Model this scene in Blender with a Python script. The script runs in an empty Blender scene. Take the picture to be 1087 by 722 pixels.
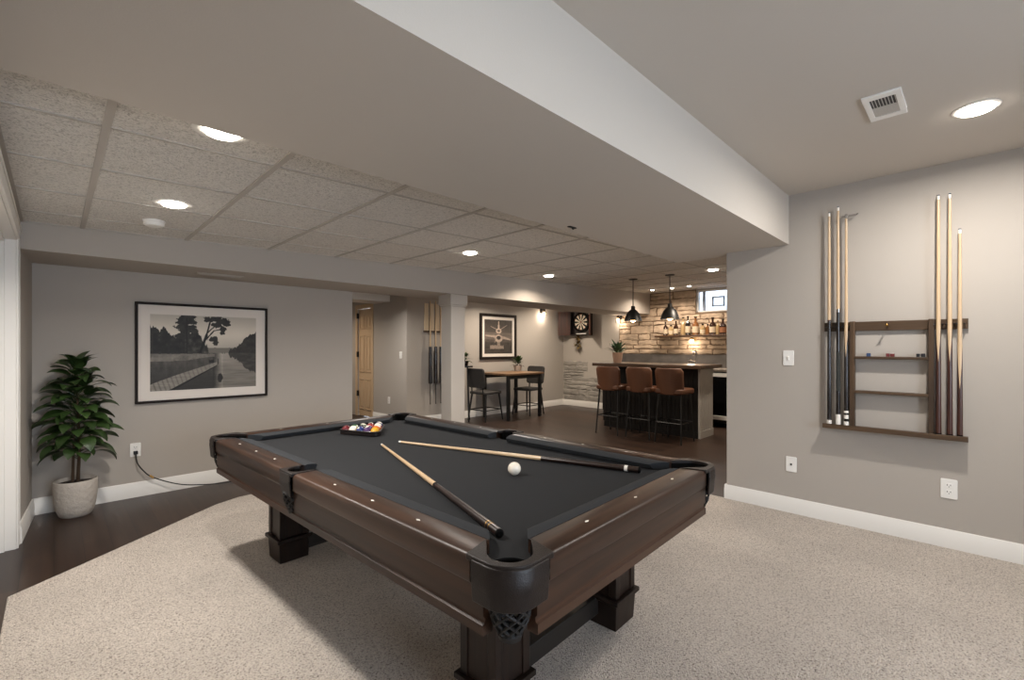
import bpy, bmesh, math, random
from mathutils import Vector, Matrix, Euler
PI = math.pi
rnd = random.Random(7)
S = bpy.context.scene
COL = S.collection

# ------------------------------------------------------------------ camera, world, exposure
cam = bpy.data.cameras.new('camera'); co = bpy.data.objects.new('camera', cam); COL.objects.link(co)
cam.sensor_width = 36.0; cam.lens = 36.0 * 487.96 / 1087; cam.shift_y = 8.38 / 1087
cam.clip_start = 0.02
YAW = math.radians(45.096)
co.location = (0, 0, 1.27); co.rotation_euler = (PI / 2, 0, YAW - PI / 2)
S.camera = co
S.view_settings.view_transform = 'Standard'; S.view_settings.look = 'None'
S.view_settings.gamma = 1.0; S.view_settings.use_curve_mapping = False
S.view_settings.exposure = -0.14
S.cycles.use_denoising = True
S.cycles.max_bounces = 10; S.cycles.diffuse_bounces = 6; S.cycles.transparent_max_bounces = 12
S.cycles.sample_clamp_indirect = 6.0; S.cycles.caustics_reflective = False; S.cycles.caustics_refractive = False
W = bpy.data.worlds.new('world'); S.world = W; W.use_nodes = True
W.node_tree.nodes['Background'].inputs[0].default_value = (0.78, 0.88, 1.0, 1)
W.node_tree.nodes['Background'].inputs[1].default_value = 8.0
CAN_W = 24.0            # watts of one recessed light
WARM = (1.0, 0.86, 0.70); NEUT = (1.0, 0.945, 0.88); AMBER = (1.0, 0.84, 0.68)

def light(name, kind, loc, energy, color, size=0.14, rot=(0, 0, 0), parent=None, size_y=None, spot=None, blend=0.5):
    l = bpy.data.lights.new(name, kind); l.energy = energy; l.color = color
    if kind == 'AREA':
        l.shape = 'RECTANGLE' if size_y else 'DISK'; l.size = size
        if size_y: l.size_y = size_y
    else:
        l.shadow_soft_size = size
    if kind == 'SPOT': l.spot_size = spot; l.spot_blend = blend
    o = bpy.data.objects.new(name, l); COL.objects.link(o); o.location = loc; o.rotation_euler = rot
    if parent: o.parent = parent
    return o
# daylight through the window in the wall behind the camera
light('window_daylight', 'AREA', (1.0, -2.75, 1.3), 90, (0.80, 0.90, 1.0), 1.75, (PI / 2, 0, 0), size_y=1.15)

# ------------------------------------------------------------------ mesh helpers
class MB:
    def __init__(s): s.v = []; s.f = []; s.m = []
    def add(s, vs, fs, mi=0, M=None):
        b = len(s.v)
        s.v += [tuple(M @ Vector(p)) if M else tuple(p) for p in vs]
        s.f += [tuple(b + i for i in f) for f in fs]; s.m += [mi] * len(fs)
        return s
    def box(s, x0, y0, z0, x1, y1, z1, mi=0, M=None):
        v = [(x0,y0,z0),(x1,y0,z0),(x1,y1,z0),(x0,y1,z0),(x0,y0,z1),(x1,y0,z1),(x1,y1,z1),(x0,y1,z1)]
        return s.add(v, [(0,3,2,1),(4,5,6,7),(0,1,5,4),(1,2,6,5),(2,3,7,6),(3,0,4,7)], mi, M)
    def cbox(s, c, sz, mi=0, M=None):
        return s.box(c[0]-sz[0]/2, c[1]-sz[1]/2, c[2]-sz[2]/2, c[0]+sz[0]/2, c[1]+sz[1]/2, c[2]+sz[2]/2, mi, M)
    def hexa(s, p, mi=0, M=None):
        return s.add(p, [(0,3,2,1),(4,5,6,7),(0,1,5,4),(1,2,6,5),(2,3,7,6),(3,0,4,7)], mi, M)
    def prism(s, poly, z0, z1, mi=0, M=None):
        n = len(poly)
        v = [(x, y, z0) for x, y in poly] + [(x, y, z1) for x, y in poly]
        f = [tuple(range(n))[::-1], tuple(range(n, 2*n))] + [(i, (i+1) % n, n+(i+1) % n, n+i) for i in range(n)]
        return s.add(v, f, mi, M)
    def lathe(s, prof, n=20, mi=0, M=None, cap=True):
        v = []; f = []
        for r, z in prof:
            for k in range(n):
                a = 2*PI*k/n; v.append((r*math.cos(a), r*math.sin(a), z))
        m = len(prof)
        for i in range(m-1):
            for k in range(n):
                f.append((i*n+k, i*n+(k+1) % n, (i+1)*n+(k+1) % n, (i+1)*n+k))
        if cap:
            if prof[0][0] > 1e-6: f.append(tuple(range(n))[::-1])
            if prof[-1][0] > 1e-6: f.append(tuple((m-1)*n+k for k in range(n)))
        return s.add(v, f, mi, M)
    def tube(s, path, rad, n=8, mi=0, M=None, closed=False):
        P = [Vector(p) for p in path]; m = len(P)
        R = rad if isinstance(rad, (list, tuple)) else [rad]*m
        v = []; f = []; up = None
        for i in range(m):
            if closed: t = P[(i+1) % m] - P[i-1]
            else: t = P[min(i+1, m-1)] - P[max(i-1, 0)]
            t.normalize()
            if up is None:
                up = Vector((0,0,1)) if abs(t.z) < .9 else Vector((1,0,0))
            a = t.cross(up)
            if a.length < 1e-5: a = t.cross(Vector((0,1,0)))
            a.normalize(); b = a.cross(t).normalized(); up = b
            for k in range(n):
                q = 2*PI*k/n; v.append(P[i] + (a*math.cos(q) + b*math.sin(q))*R[i])
        for i in range(m if closed else m-1):
            for k in range(n):
                j = (i+1) % m
                f.append((i*n+k, i*n+(k+1) % n, j*n+(k+1) % n, j*n+k))
        if not closed: f += [tuple(range(n))[::-1], tuple((m-1)*n+k for k in range(n))]
        return s.add(v, f, mi, M)
    def sphere(s, c, r, n=16, mi=0, sc=(1,1,1), M=None):
        v = []; f = []; h = n//2
        for i in range(h+1):
            th = PI*i/h
            for k in range(n):
                a = 2*PI*k/n
                v.append((c[0]+sc[0]*r*math.sin(th)*math.cos(a), c[1]+sc[1]*r*math.sin(th)*math.sin(a), c[2]-sc[2]*r*math.cos(th)))
        for i in range(h):
            for k in range(n):
                f.append((i*n+k, i*n+(k+1) % n, (i+1)*n+(k+1) % n, (i+1)*n+k))
        return s.add(v, f, mi, M)

def obj(name, mb, mats, parent=None, loc=(0,0,0), rot=(0,0,0), bevel=0, smooth=35, seg=2, clean=True):
    me = bpy.data.meshes.new(name); me.from_pydata(mb.v, [], mb.f)
    if not isinstance(mats, (list, tuple)): mats = [mats]
    for m in mats: me.materials.append(m)
    me.polygons.foreach_set('material_index', mb.m)
    bm = bmesh.new(); bm.from_mesh(me)
    if clean: bmesh.ops.remove_doubles(bm, verts=bm.verts, dist=1e-6)
    bmesh.ops.recalc_face_normals(bm, faces=bm.faces)
    bm.to_mesh(me); bm.free()
    if smooth:
        me.shade_smooth(); me.set_sharp_from_angle(angle=math.radians(smooth))
    o = bpy.data.objects.new(name, me); COL.objects.link(o)
    o.location = loc; o.rotation_euler = rot
    if parent: o.parent = parent
    if bevel:
        b = o.modifiers.new('bevel', 'BEVEL'); b.width = bevel; b.segments = seg; b.limit_method = 'ANGLE'; b.angle_limit = math.radians(40)
        b.harden_normals = False
    return o
def struct(name, mb, mats, parent=None, **k):
    o = obj(name, mb, mats, parent, **k)
    if parent is None: o['kind'] = 'structure'
    return o
def tag(o, label, cat, group=None):
    o['label'] = label; o['category'] = cat
    if group: o['group'] = group
    return o
def thing(name, label, cat, loc=(0,0,0), rz=0, group=None):
    o = bpy.data.objects.new(name, None); COL.objects.link(o); o.empty_display_size = .1
    o.location = loc; o.rotation_euler = (0, 0, rz)
    return tag(o, label, cat, group)
def dup(root, loc=None, rz=None, label=None):
    r = root.copy(); COL.objects.link(r)
    if loc is not None: r.location = loc
    if rz is not None: r.rotation_euler = (0, 0, rz)
    if label: r['label'] = label
    for ch in list(root.children):
        c = ch.copy(); COL.objects.link(c); c.parent = r
        for g in list(ch.children):
            d = g.copy(); COL.objects.link(d); d.parent = c
    return r
def rrect(x0, y0, x1, y1, r, n=5):
    p = []
    for cx, cy, a0 in ((x1-r, y0+r, -PI/2), (x1-r, y1-r, 0), (x0+r, y1-r, PI/2), (x0+r, y0+r, PI)):
        for k in range(n+1):
            a = a0 + PI/2*k/n; p.append((cx+r*math.cos(a), cy+r*math.sin(a)))
    return p
def T(x, y, z): return Matrix.Translation((x, y, z))
def RX(a): return Matrix.Rotation(a, 4, 'X')
def RY(a): return Matrix.Rotation(a, 4, 'Y')
def RZ(a): return Matrix.Rotation(a, 4, 'Z')

# ------------------------------------------------------------------ materials
def lin(c):
    return tuple((x/255/12.92 if x/255 <= .04045 else ((x/255+.055)/1.055)**2.4) for x in c)
def mat(name, rgb, rough=.6, metal=0, bump=0, bscale=80, var=0, vscale=4, spec=.5, coat=0, emis=None, estr=0, stretch=None):
    m = bpy.data.materials.new(name); m.use_nodes = True
    N = m.node_tree.nodes; L = m.node_tree.links; b = N['Principled BSDF']
    c = (*lin(rgb), 1)
    b.inputs['Base Color'].default_value = c; b.inputs['Roughness'].default_value = rough
    b.inputs['Metallic'].default_value = metal; b.inputs['Specular IOR Level'].default_value = spec
    b.inputs['Coat Weight'].default_value = coat
    if emis: b.inputs['Emission Color'].default_value = (*lin(emis), 1); b.inputs['Emission Strength'].default_value = estr
    tc = N.new('ShaderNodeTexCoord'); vec = tc.outputs['Object']
    if stretch:
        mp = N.new('ShaderNodeMapping'); mp.inputs['Scale'].default_value = stretch; L.new(vec, mp.inputs[0]); vec = mp.outputs[0]
    if var:
        n = N.new('ShaderNodeTexNoise'); n.inputs['Scale'].default_value = vscale; n.inputs['Detail'].default_value = 5; L.new(vec, n.inputs[0])
        r = N.new('ShaderNodeMapRange'); r.inputs[1].default_value = .3; r.inputs[2].default_value = .7
        r.inputs[3].default_value = 1-var; r.inputs[4].default_value = 1+var; L.new(n.outputs[0], r.inputs[0])
        mx = N.new('ShaderNodeVectorMath'); mx.operation = 'SCALE'; mx.inputs[0].default_value = c[:3]; L.new(r.outputs[0], mx.inputs[3])
        L.new(mx.outputs[0], b.inputs['Base Color'])
    if bump:
        n = N.new('ShaderNodeTexNoise'); n.inputs['Scale'].default_value = bscale; n.inputs['Detail'].default_value = 4; L.new(vec, n.inputs[0])
        bp = N.new('ShaderNodeBump'); bp.inputs['Strength'].default_value = bump; bp.inputs['Distance'].default_value = .01
        L.new(n.outputs[0], bp.inputs['Height']); L.new(bp.outputs[0], b.inputs['Normal'])
    return m
def wood(name, c1, c2, axis=0, rough=.4, scale=1.0, coat=0, spec=.5):
    m = bpy.data.materials.new(name); m.use_nodes = True
    N = m.node_tree.nodes; L = m.node_tree.links; b = N['Principled BSDF']
    tc = N.new('ShaderNodeTexCoord'); mp = N.new('ShaderNodeMapping')
    s = [34*scale, 34*scale, 34*scale]; s[axis] = 1.6*scale; mp.inputs['Scale'].default_value = s
    L.new(tc.outputs['Object'], mp.inputs[0])
    n = N.new('ShaderNodeTexNoise'); n.inputs['Scale'].default_value = 1.0; n.inputs['Detail'].default_value = 7; n.inputs['Distortion'].default_value = .6
    L.new(mp.outputs[0], n.inputs[0])
    mp2 = N.new('ShaderNodeMapping'); s2 = [6*scale]*3; s2[axis] = .6*scale; mp2.inputs['Scale'].default_value = s2; L.new(tc.outputs['Object'], mp2.inputs[0])
    n2 = N.new('ShaderNodeTexNoise'); n2.inputs['Scale'].default_value = 1.0; n2.inputs['Detail'].default_value = 3; L.new(mp2.outputs[0], n2.inputs[0])
    ad = N.new('ShaderNodeMath'); ad.operation = 'ADD'; L.new(n.outputs[0], ad.inputs[0]); L.new(n2.outputs[0], ad.inputs[1])
    r = N.new('ShaderNodeValToRGB'); r.color_ramp.elements[0].position = .7; r.color_ramp.elements[1].position = 1.3/1.0 if False else 1.0
    mr = N.new('ShaderNodeMapRange'); mr.inputs[1].default_value = .75; mr.inputs[2].default_value = 1.25; L.new(ad.outputs[0], mr.inputs[0])
    r.color_ramp.elements[0].position = 0.0; r.color_ramp.elements[1].position = 1.0
    r.color_ramp.elements[0].color = (*lin(c1), 1); r.color_ramp.elements[1].color = (*lin(c2), 1)
    L.new(mr.outputs[0], r.inputs[0]); L.new(r.outputs[0], b.inputs['Base Color'])
    b.inputs['Roughness'].default_value = rough; b.inputs['Coat Weight'].default_value = coat; b.inputs['Coat Roughness'].default_value = .25
    b.inputs['Specular IOR Level'].default_value = spec
    bp = N.new('ShaderNodeBump'); bp.inputs['Strength'].default_value = .12; bp.inputs['Distance'].default_value = .004
    L.new(n.outputs[0], bp.inputs['Height']); L.new(bp.outputs[0], b.inputs['Normal'])
    return m
def glassy(name, rgb=(255,255,255), refl=.12):
    m = bpy.data.materials.new(name); m.use_nodes = True
    N = m.node_tree.nodes; L = m.node_tree.links
    for n in list(N):
        if n.type == 'BSDF_PRINCIPLED': N.remove(n)
    t = N.new('ShaderNodeBsdfTransparent'); t.inputs[0].default_value = (*lin(rgb), 1)
    g = N.new('ShaderNodeBsdfGlossy'); g.inputs['Roughness'].default_value = .05
    fr = N.new('ShaderNodeLayerWeight'); fr.inputs[0].default_value = .25
    ml = N.new('ShaderNodeMath'); ml.operation = 'MULTIPLY_ADD'; ml.inputs[1].default_value = .5; ml.inputs[2].default_value = refl*.4; L.new(fr.outputs['Fresnel'], ml.inputs[0])
    mx = N.new('ShaderNodeMixShader'); L.new(ml.outputs[0], mx.inputs[0]); L.new(t.outputs[0], mx.inputs[1]); L.new(g.outputs[0], mx.inputs[2])
    L.new(mx.outputs[0], N['Material Output'].inputs[0])
    return m
def carpet_mat():
    m = bpy.data.materials.new('carpet_pile'); m.use_nodes = True
    N = m.node_tree.nodes; L = m.node_tree.links; b = N['Principled BSDF']
    tc = N.new('ShaderNodeTexCoord')
    n = N.new('ShaderNodeTexNoise'); n.inputs['Scale'].default_value = 130; n.inputs['Detail'].default_value = 3; n.inputs['Roughness'].default_value = .7; L.new(tc.outputs['Object'], n.inputs[0])
    r = N.new('ShaderNodeValToRGB'); e = r.color_ramp.elements
    e[0].position = .33; e[0].color = (*lin((98, 88, 78)), 1); e[1].position = .60; e[1].color = (*lin((216, 205, 193)), 1)
    k = e.new(.43); k.color = (*lin((192, 179, 167)), 1)
    L.new(n.outputs[0], r.inputs[0])
    n2 = N.new('ShaderNodeTexNoise'); n2.inputs['Scale'].default_value = 2.2; n2.inputs['Detail'].default_value = 3; L.new(tc.outputs['Object'], n2.inputs[0])
    mr = N.new('ShaderNodeMapRange'); mr.inputs[1].default_value = .3; mr.inputs[2].default_value = .7; mr.inputs[3].default_value = .9; mr.inputs[4].default_value = 1.06; L.new(n2.outputs[0], mr.inputs[0])
    mx = N.new('ShaderNodeVectorMath'); mx.operation = 'SCALE'; L.new(r.outputs[0], mx.inputs[0]); L.new(mr.outputs[0], mx.inputs[3]); L.new(mx.outputs[0], b.inputs['Base Color'])
    v = N.new('ShaderNodeTexVoronoi'); v.inputs['Scale'].default_value = 170; L.new(tc.outputs['Object'], v.inputs[0])
    ad = N.new('ShaderNodeMath'); ad.operation = 'SUBTRACT'; L.new(n.outputs[0], ad.inputs[0]); L.new(v.outputs['Distance'], ad.inputs[1])
    bp = N.new('ShaderNodeBump'); bp.inputs['Strength'].default_value = .9; bp.inputs['Distance'].default_value = .012; L.new(ad.outputs[0], bp.inputs['Height']); L.new(bp.outputs[0], b.inputs['Normal'])
    b.inputs['Roughness'].default_value = .95; b.inputs['Specular IOR Level'].default_value = .1
    b.inputs['Sheen Weight'].default_value = .15
    return m
def plank_mat():
    m = bpy.data.materials.new('plank_floor'); m.use_nodes = True
    N = m.node_tree.nodes; L = m.node_tree.links; b = N['Principled BSDF']
    tc = N.new('ShaderNodeTexCoord'); sx = N.new('ShaderNodeSeparateXYZ'); cb = N.new('ShaderNodeCombineXYZ')
    L.new(tc.outputs['Object'], sx.inputs[0]); L.new(sx.outputs[1], cb.inputs[0]); L.new(sx.outputs[0], cb.inputs[1])
    br = N.new('ShaderNodeTexBrick'); L.new(cb.outputs[0], br.inputs[0])
    br.inputs['Scale'].default_value = 1; br.inputs['Brick Width'].default_value = 1.35; br.inputs['Row Height'].default_value = .135; br.inputs['Mortar Size'].default_value = .0022
    br.inputs['Color1'].default_value = (*lin((42, 30, 24)), 1); br.inputs['Color2'].default_value = (*lin((55, 40, 31)), 1); br.inputs['Mortar'].default_value = (*lin((22, 15, 12)), 1)
    br.offset = .37
    mp = N.new('ShaderNodeMapping'); mp.inputs['Scale'].default_value = (30, 1.4, 1); L.new(tc.outputs['Object'], mp.inputs[0])
    n = N.new('ShaderNodeTexNoise'); n.inputs['Scale'].default_value = 1; n.inputs['Detail'].default_value = 6; L.new(mp.outputs[0], n.inputs[0])
    mr = N.new('ShaderNodeMapRange'); mr.inputs[1].default_value = .3; mr.inputs[2].default_value = .7; mr.inputs[3].default_value = .7; mr.inputs[4].default_value = 1.3; L.new(n.outputs[0], mr.inputs[0])
    mx = N.new('ShaderNodeVectorMath'); mx.operation = 'SCALE'; L.new(br.outputs[0], mx.inputs[0]); L.new(mr.outputs[0], mx.inputs[3]); L.new(mx.outputs[0], b.inputs['Base Color'])
    b.inputs['Roughness'].default_value = .36; b.inputs['Specular IOR Level'].default_value = .4
    bp = N.new('ShaderNodeBump'); bp.inputs['Strength'].default_value = .15; bp.inputs['Distance'].default_value = .003; L.new(n.outputs[0], bp.inputs['Height']); L.new(bp.outputs[0], b.inputs['Normal'])
    return m
def tile_mat():
    m = bpy.data.materials.new('fissured_tile'); m.use_nodes = True
    N = m.node_tree.nodes; L = m.node_tree.links; b = N['Principled BSDF']
    b.inputs['Base Color'].default_value = (*lin((205, 200, 193)), 1); b.inputs['Roughness'].default_value = .9; b.inputs['Specular IOR Level'].default_value = .15
    tc = N.new('ShaderNodeTexCoord')
    n = N.new('ShaderNodeTexNoise'); n.inputs['Scale'].default_value = 72; n.inputs['Detail'].default_value = 5; n.inputs['Distortion'].default_value = 1.5; L.new(tc.outputs['Object'], n.inputs[0])
    r = N.new('ShaderNodeValToRGB'); e = r.color_ramp.elements; e[0].position = .33; e[1].position = .52
    e[0].color = (*lin((182, 178, 172)), 1); e[1].color = (*lin((230, 226, 220)), 1); L.new(n.outputs[0], r.inputs[0]); L.new(r.outputs[0], b.inputs['Base Color'])
    bp = N.new('ShaderNodeBump'); bp.inputs['Strength'].default_value = 1.0; bp.inputs['Distance'].default_value = .014; L.new(n.outputs[0], bp.inputs['Height']); L.new(bp.outputs[0], b.inputs['Normal'])
    return m
def vcol_mat(name, rough=.5):
    m = bpy.data.materials.new(name); m.use_nodes = True
    N = m.node_tree.nodes; a = N.new('ShaderNodeAttribute'); a.attribute_name = 'print'
    b = N['Principled BSDF']; m.node_tree.links.new(a.outputs['Color'], b.inputs['Base Color']); b.inputs['Roughness'].default_value = rough
    return m

WALLC = (172, 165, 157)
M_wall = mat('wall_paint', WALLC, .85, bump=.05, bscale=160, spec=.2)
M_white = mat('trim_paint', (224, 221, 216), .4, spec=.4)
M_column = mat('column_paint', (182, 176, 169), .6, spec=.3)
M_plaster = mat('ceiling_paint', (196, 189, 180), .9, bump=.05, bscale=140, spec=.2)
M_tile = tile_mat()
M_grid = mat('grid_metal', (178, 172, 165), .5)
M_carpet = carpet_mat(); M_plank = plank_mat()
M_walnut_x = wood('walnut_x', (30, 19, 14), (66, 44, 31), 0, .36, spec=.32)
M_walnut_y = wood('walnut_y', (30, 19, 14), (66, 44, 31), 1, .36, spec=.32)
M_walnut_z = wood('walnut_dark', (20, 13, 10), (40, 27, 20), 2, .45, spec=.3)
M_stretch = wood('stretcher_wood', (18, 15, 13), (32, 26, 22), 0, .5)
M_cloth = mat('table_cloth', (40, 41, 43), .9, bump=.05, bscale=900, spec=.15)
M_cushion = mat('cushion_cloth', (44, 46, 49), .85, bump=.05, bscale=900, spec=.2)
M_leather = mat('pocket_leather', (24, 16, 13), .42, spec=.35, bump=.15, bscale=260)
M_net = mat('net_cord', (16, 13, 12), .7)
M_black = mat('black_metal', (14, 13, 12), .45, spec=.5)
M_void = mat('black_lining', (8, 8, 8), .8, spec=.1)
M_pearl = mat('pearl_inlay', (235, 230, 220), .25)
M_maple = wood('maple_shaft', (188, 160, 126), (212, 186, 152), 2, .3, coat=.3)
M_maple_x = wood('maple_shaft_long', (188, 158, 122), (212, 184, 148), 0, .3, coat=.3)
M_ferrule = mat('ferrule', (235, 230, 222), .35)
M_tip = mat('cue_tip_leather', (70, 84, 96), .8)
M_ebony = mat('ebony', (24, 18, 17), .25, coat=.4)
M_rose = wood('rosewood', (44, 22, 16), (80, 44, 32), 2, .3, coat=.4)
M_rose_x = wood('rosewood_long', (17, 9, 7), (38, 21, 16), 0, .3, coat=.4)
M_wrap = mat('linen_wrap', (48, 50, 48), .9, bump=.4, bscale=500)
M_brass = mat('brass', (178, 140, 78), .3, metal=1)
M_chrome = mat('chrome', (200, 200, 200), .18, metal=1)
M_rackwood_y = wood('rack_wood_y', (54, 40, 27), (90, 68, 47), 1, .45)
M_rackwood_z = wood('rack_wood_z', (52, 38, 26), (86, 65, 45), 2, .45)
M_plate = mat('plate_plastic', (232, 230, 226), .35)
M_slot = mat('slot_dark', (50, 48, 46), .6)
M_frame = mat('frame_black', (30, 23, 20), .6, spec=.2)
M_matb = mat('mat_board', (216, 208, 200), .9)
M_pot = mat('pot_ceramic', (176, 168, 160), .75)
M_soil = mat('soil', (40, 28, 20), .95, bump=.8, bscale=60)
M_leaf = mat('leaf_green', (44, 64, 29), .38, var=.35, vscale=9)
M_leaf2 = mat('leaf_grey_green', (66, 92, 62), .5, var=.3, vscale=20)
M_stem = mat('stem_brown', (70, 52, 36), .8)
M_emis = mat('lamp_lens', (255, 255, 255), .5, emis=(255, 246, 232), estr=34)
M_bulb = mat('bulb_glow', (255, 230, 190), .4, emis=(255, 206, 140), estr=14)
M_clear = glassy('clear_glass'); M_pane = glassy('window_pane', (250, 252, 255))

# ------------------------------------------------------------------ room shell
ZC = lambda x: 2.10 + .026*x            # the suspended ceiling rises slightly towards the bar
def boxes(lst):
    m = MB()
    for b in lst: m.box(*b)
    return m
struct('floor', MB().box(-.6, -2.9, -.06, 8.4, 9.0, 0), M_plank)
cp = [(-.167, -2.6), (4.0, -2.6), (4.0, 4.36), (3.9, 4.42), (1.30, 4.40), (1.10, 4.385), (.93, 4.31), (.75, 4.17), (.466, 3.943), (.1, 3.655), (-.167, 3.45)]
struct('carpet', MB().prism(cp, .0005, .010), M_carpet, bevel=.004)
struct('wall_right', boxes([(4.0, -2.72, 0, 4.12, 1.46, 2.5)]), M_wall)
struct('wall_left', boxes([(-.29, -2.72, 0, -.168, 2.20, 2.5), (-.29, 2.20, 1.97, -.168, 4.28, 2.5)]).prism([(-.29, 4.28), (-.168, 4.28), (-.118, 5.04), (-.118, 5.16), (-.29, 5.16)], 0, 2.5), M_wall)
struct('wall_near', boxes([(-.29, -2.72, 0, .1, -2.6, 2.5), (1.9, -2.72, 0, 4.12, -2.6, 2.5), (.1, -2.72, 0, 1.9, -2.6, .7), (.1, -2.72, 1.9, 1.9, -2.6, 2.5)]), M_wall)
struct('wall_back', boxes([(-.118, 5.04, 0, 2.43, 5.16, 2.3)]), M_wall)
struct('wall_hall', boxes([(4.06, 6.5, 0, 4.18, 7.66, 2.4), (4.06, 7.66, 2.0, 4.18, 8.19, 2.4), (4.06, 8.19, 0, 4.18, 9.0, 2.4)]), M_wall)
struct('wall_nook', boxes([(4.18, 6.5, 0, 8.25, 6.62, 2.5)]), M_wall)
struct('wall_hall_side', boxes([(1.6, 5.16, 0, 1.72, 9.0, 2.4), (1.72, 8.88, 0, 4.06, 9.0, 2.4)]), M_wall)
struct('wall_bar_end', boxes([(4.12, 1.34, 0, 8.1, 1.46, 2.5)]), M_wall)
WY0, WY1, WZ0, WZ1 = 2.55, 3.48, 1.90, 2.29      # basement window
struct('wall_bar', boxes([(8.1, 1.34, 0, 8.25, WY0, 2.5), (8.1, WY1, 0, 8.25, 6.5, 2.5), (8.1, WY0, 0, 8.25, WY1, WZ0), (8.1, WY0, WZ1, 8.25, WY1, 2.5)]), M_wall)
struct('ceiling', MB().box(-.29, -2.72, 2.44, 4.12, 1.0, 2.54), M_plaster)
struct('beam', MB().box(-.168, 1.0, 2.064, 4.12, 1.95, 2.54), M_plaster)
def slab(x0, y0, x1, y1, a, b):
    return [(x0,y0,ZC(x0)+a),(x1,y0,ZC(x1)+a),(x1,y1,ZC(x1)+a),(x0,y1,ZC(x0)+a),(x0,y0,ZC(x0)+b),(x1,y0,ZC(x1)+b),(x1,y1,ZC(x1)+b),(x0,y1,ZC(x0)+b)]
m = MB().hexa(slab(-.29, 1.95, 8.25, 9.0, 0, .06)); m.hexa(slab(4.12, 1.34, 8.25, 1.95, 0, .06))
struct('ceiling_tiles', m, M_tile)
m = MB()
for k in range(14):
    x = .14 + .595*k
    m.hexa(slab(x-.013, 1.95 if x < 4.1 else 1.46, x+.013, 4.37, -.006, 0))
for k in range(-1, 4):
    y = 2.30 + .57*k
    m.hexa(slab(-.15 if y > 1.9 else 4.12, y-.008, 8.1, y+.008, -.004, 0))
m.hexa(slab(-.168, 1.95, -.14, 4.37, -.006, 0)); m.hexa(slab(-.15, 4.352, 8.1, 4.37, -.006, 0))
struct('trim_1', m, M_grid)                                         # ceiling grid
struct('soffit', MB().box(-.168, 4.37, 1.915, 8.1, 5.04, 2.45), M_wall)
struct('bulkhead', MB().box(1.72, 7.02, 2.055, 4.06, 7.54, 2.4), M_white)
colm = bpy.data.objects.new('column', None); COL.objects.link(colm); colm['kind'] = 'structure'; colm.location = (3.48, 4.52, 0)
obj('shaft', MB().box(-.105, -.1, 0, .105, .1, 1.915), M_column, colm, bevel=.004)
obj('cap', MB().box(-.13, -.125, 1.79, .13, .125, 1.915).box(-.118, -.113, 1.77, .118, .113, 1.79), M_column, colm, bevel=.004)
obj('base', MB().box(-.12, -.115, 0, .12, .115, .12), M_column, colm, bevel=.004)
# baseboards with a stepped, rounded top
def base_run(pts, side=1):
    m = MB(); prof = [(0, 0), (.016, 0), (.016, .092), (.012, .100), (.011, .116), (.006, .125), (0, .125)]
    for (x0, y0), (x1, y1) in zip(pts, pts[1:]):
        d = Vector((x1-x0, y1-y0, 0)); ln = d.length; d.normalize(); nrm = Vector((-d.y, d.x, 0))*side
        M = Matrix(((nrm.x, 0, d.x, x0), (nrm.y, 0, d.y, y0), (0, 1, 0, 0), (0, 0, 0, 1)))
        m.prism(prof, -.016 if False else 0, ln, 0, M)
    return m
struct('baseboard_right', base_run([(4.0, 1.476), (4.0, -2.6)], -1).box(4.0, 1.46, 0, 4.12, 1.476, .125), M_white)
struct('baseboard_back', base_run([(-.118, 5.04), (2.43, 5.04)], -1), M_white)
struct('baseboard_left', base_run([(-.163, 4.36), (-.118, 5.04)], -1).box(-.168, -2.6, 0, -.152, 2.12, .125), M_white)
struct('baseboard_nook', base_run([(4.06, 6.5), (8.1, 6.5)], -1), M_white)
struct('baseboard_bar', base_run([(8.1, 6.5), (8.1, 5.0)], -1), M_white)
struct('baseboard_hall', base_run([(4.06, 7.6), (4.06, 6.5)], -1), M_white)
# doorway in the left wall, with its closed door set back in the jamb
d1 = bpy.data.objects.new('door_1', None); COL.objects.link(d1); d1['kind'] = 'structure'; d1.location = (-.168, 3.24, 0)
for y0, y1 in ((-1.02, -.002), (.002, 1.02)):
    obj('slab', MB().box(-.139+.018, y0, .01, -.097, y1, 1.95), M_white, d1, bevel=.003)
obj('jamb', MB().box(-.122, 1.02, 0, 0, 1.04, 1.97).box(-.122, -1.04, 0, 0, -1.02, 1.97).box(-.122, -1.04, 1.95, 0, 1.04, 1.97)
    .box(-.09, 1.005, 0, -.05, 1.02, 1.95).box(-.09, -1.02, 0, -.05, -1.005, 1.95).box(-.09, -1.02, 1.935, -.05, 1.02, 1.95), M_white, d1, bevel=.002)
obj('casing', MB().box(0, 1.028, 0, .010, 1.115, 2.045).box(0, -1.115, 0, .016, -1.028, 2.045).box(0, -1.028, 1.958, .016, 1.028, 2.045)
    .box(.010, 1.098, 0, .014, 1.115, 2.045).box(.016, -1.115, 2.028, .022, 1.115, 2.045), M_white, d1, bevel=.003)
# six-panel door in the hall
M_door = mat('door_cream', (192, 166, 134), .45)
d2 = bpy.data.objects.new('door_2', None); COL.objects.link(d2); d2['kind'] = 'structure'; d2.location = (4.06, 7.925, 0)
m = MB().box(.02, -.262, .008, .055, .262, 1.99)
for y0, y1 in ((-.215, -.03), (.03, .215)):
    for z0, z1 in ((.13, .70), (.82, 1.50), (1.62, 1.88)):
        m.box(.008, y0, z0, .02, y1, z0+.02).box(.008, y0, z1-.02, .02, y1, z1).box(.008, y0, z0, .02, y0+.018, z1).box(.008, y1-.018, z0, .02, y1, z1)
        m.box(.012, y0+.045, z0+.05, .02, y1-.045, z1-.05)
obj('slab', m, M_door, d2, bevel=.003)
obj('casing', MB().box(-.018, -.335, 0, 0, -.262, 2.07).box(-.018, .262, 0, 0, .335, 2.07).box(-.018, -.262, 2.0, 0, .262, 2.07), M_door, d2, bevel=.003)
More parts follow.
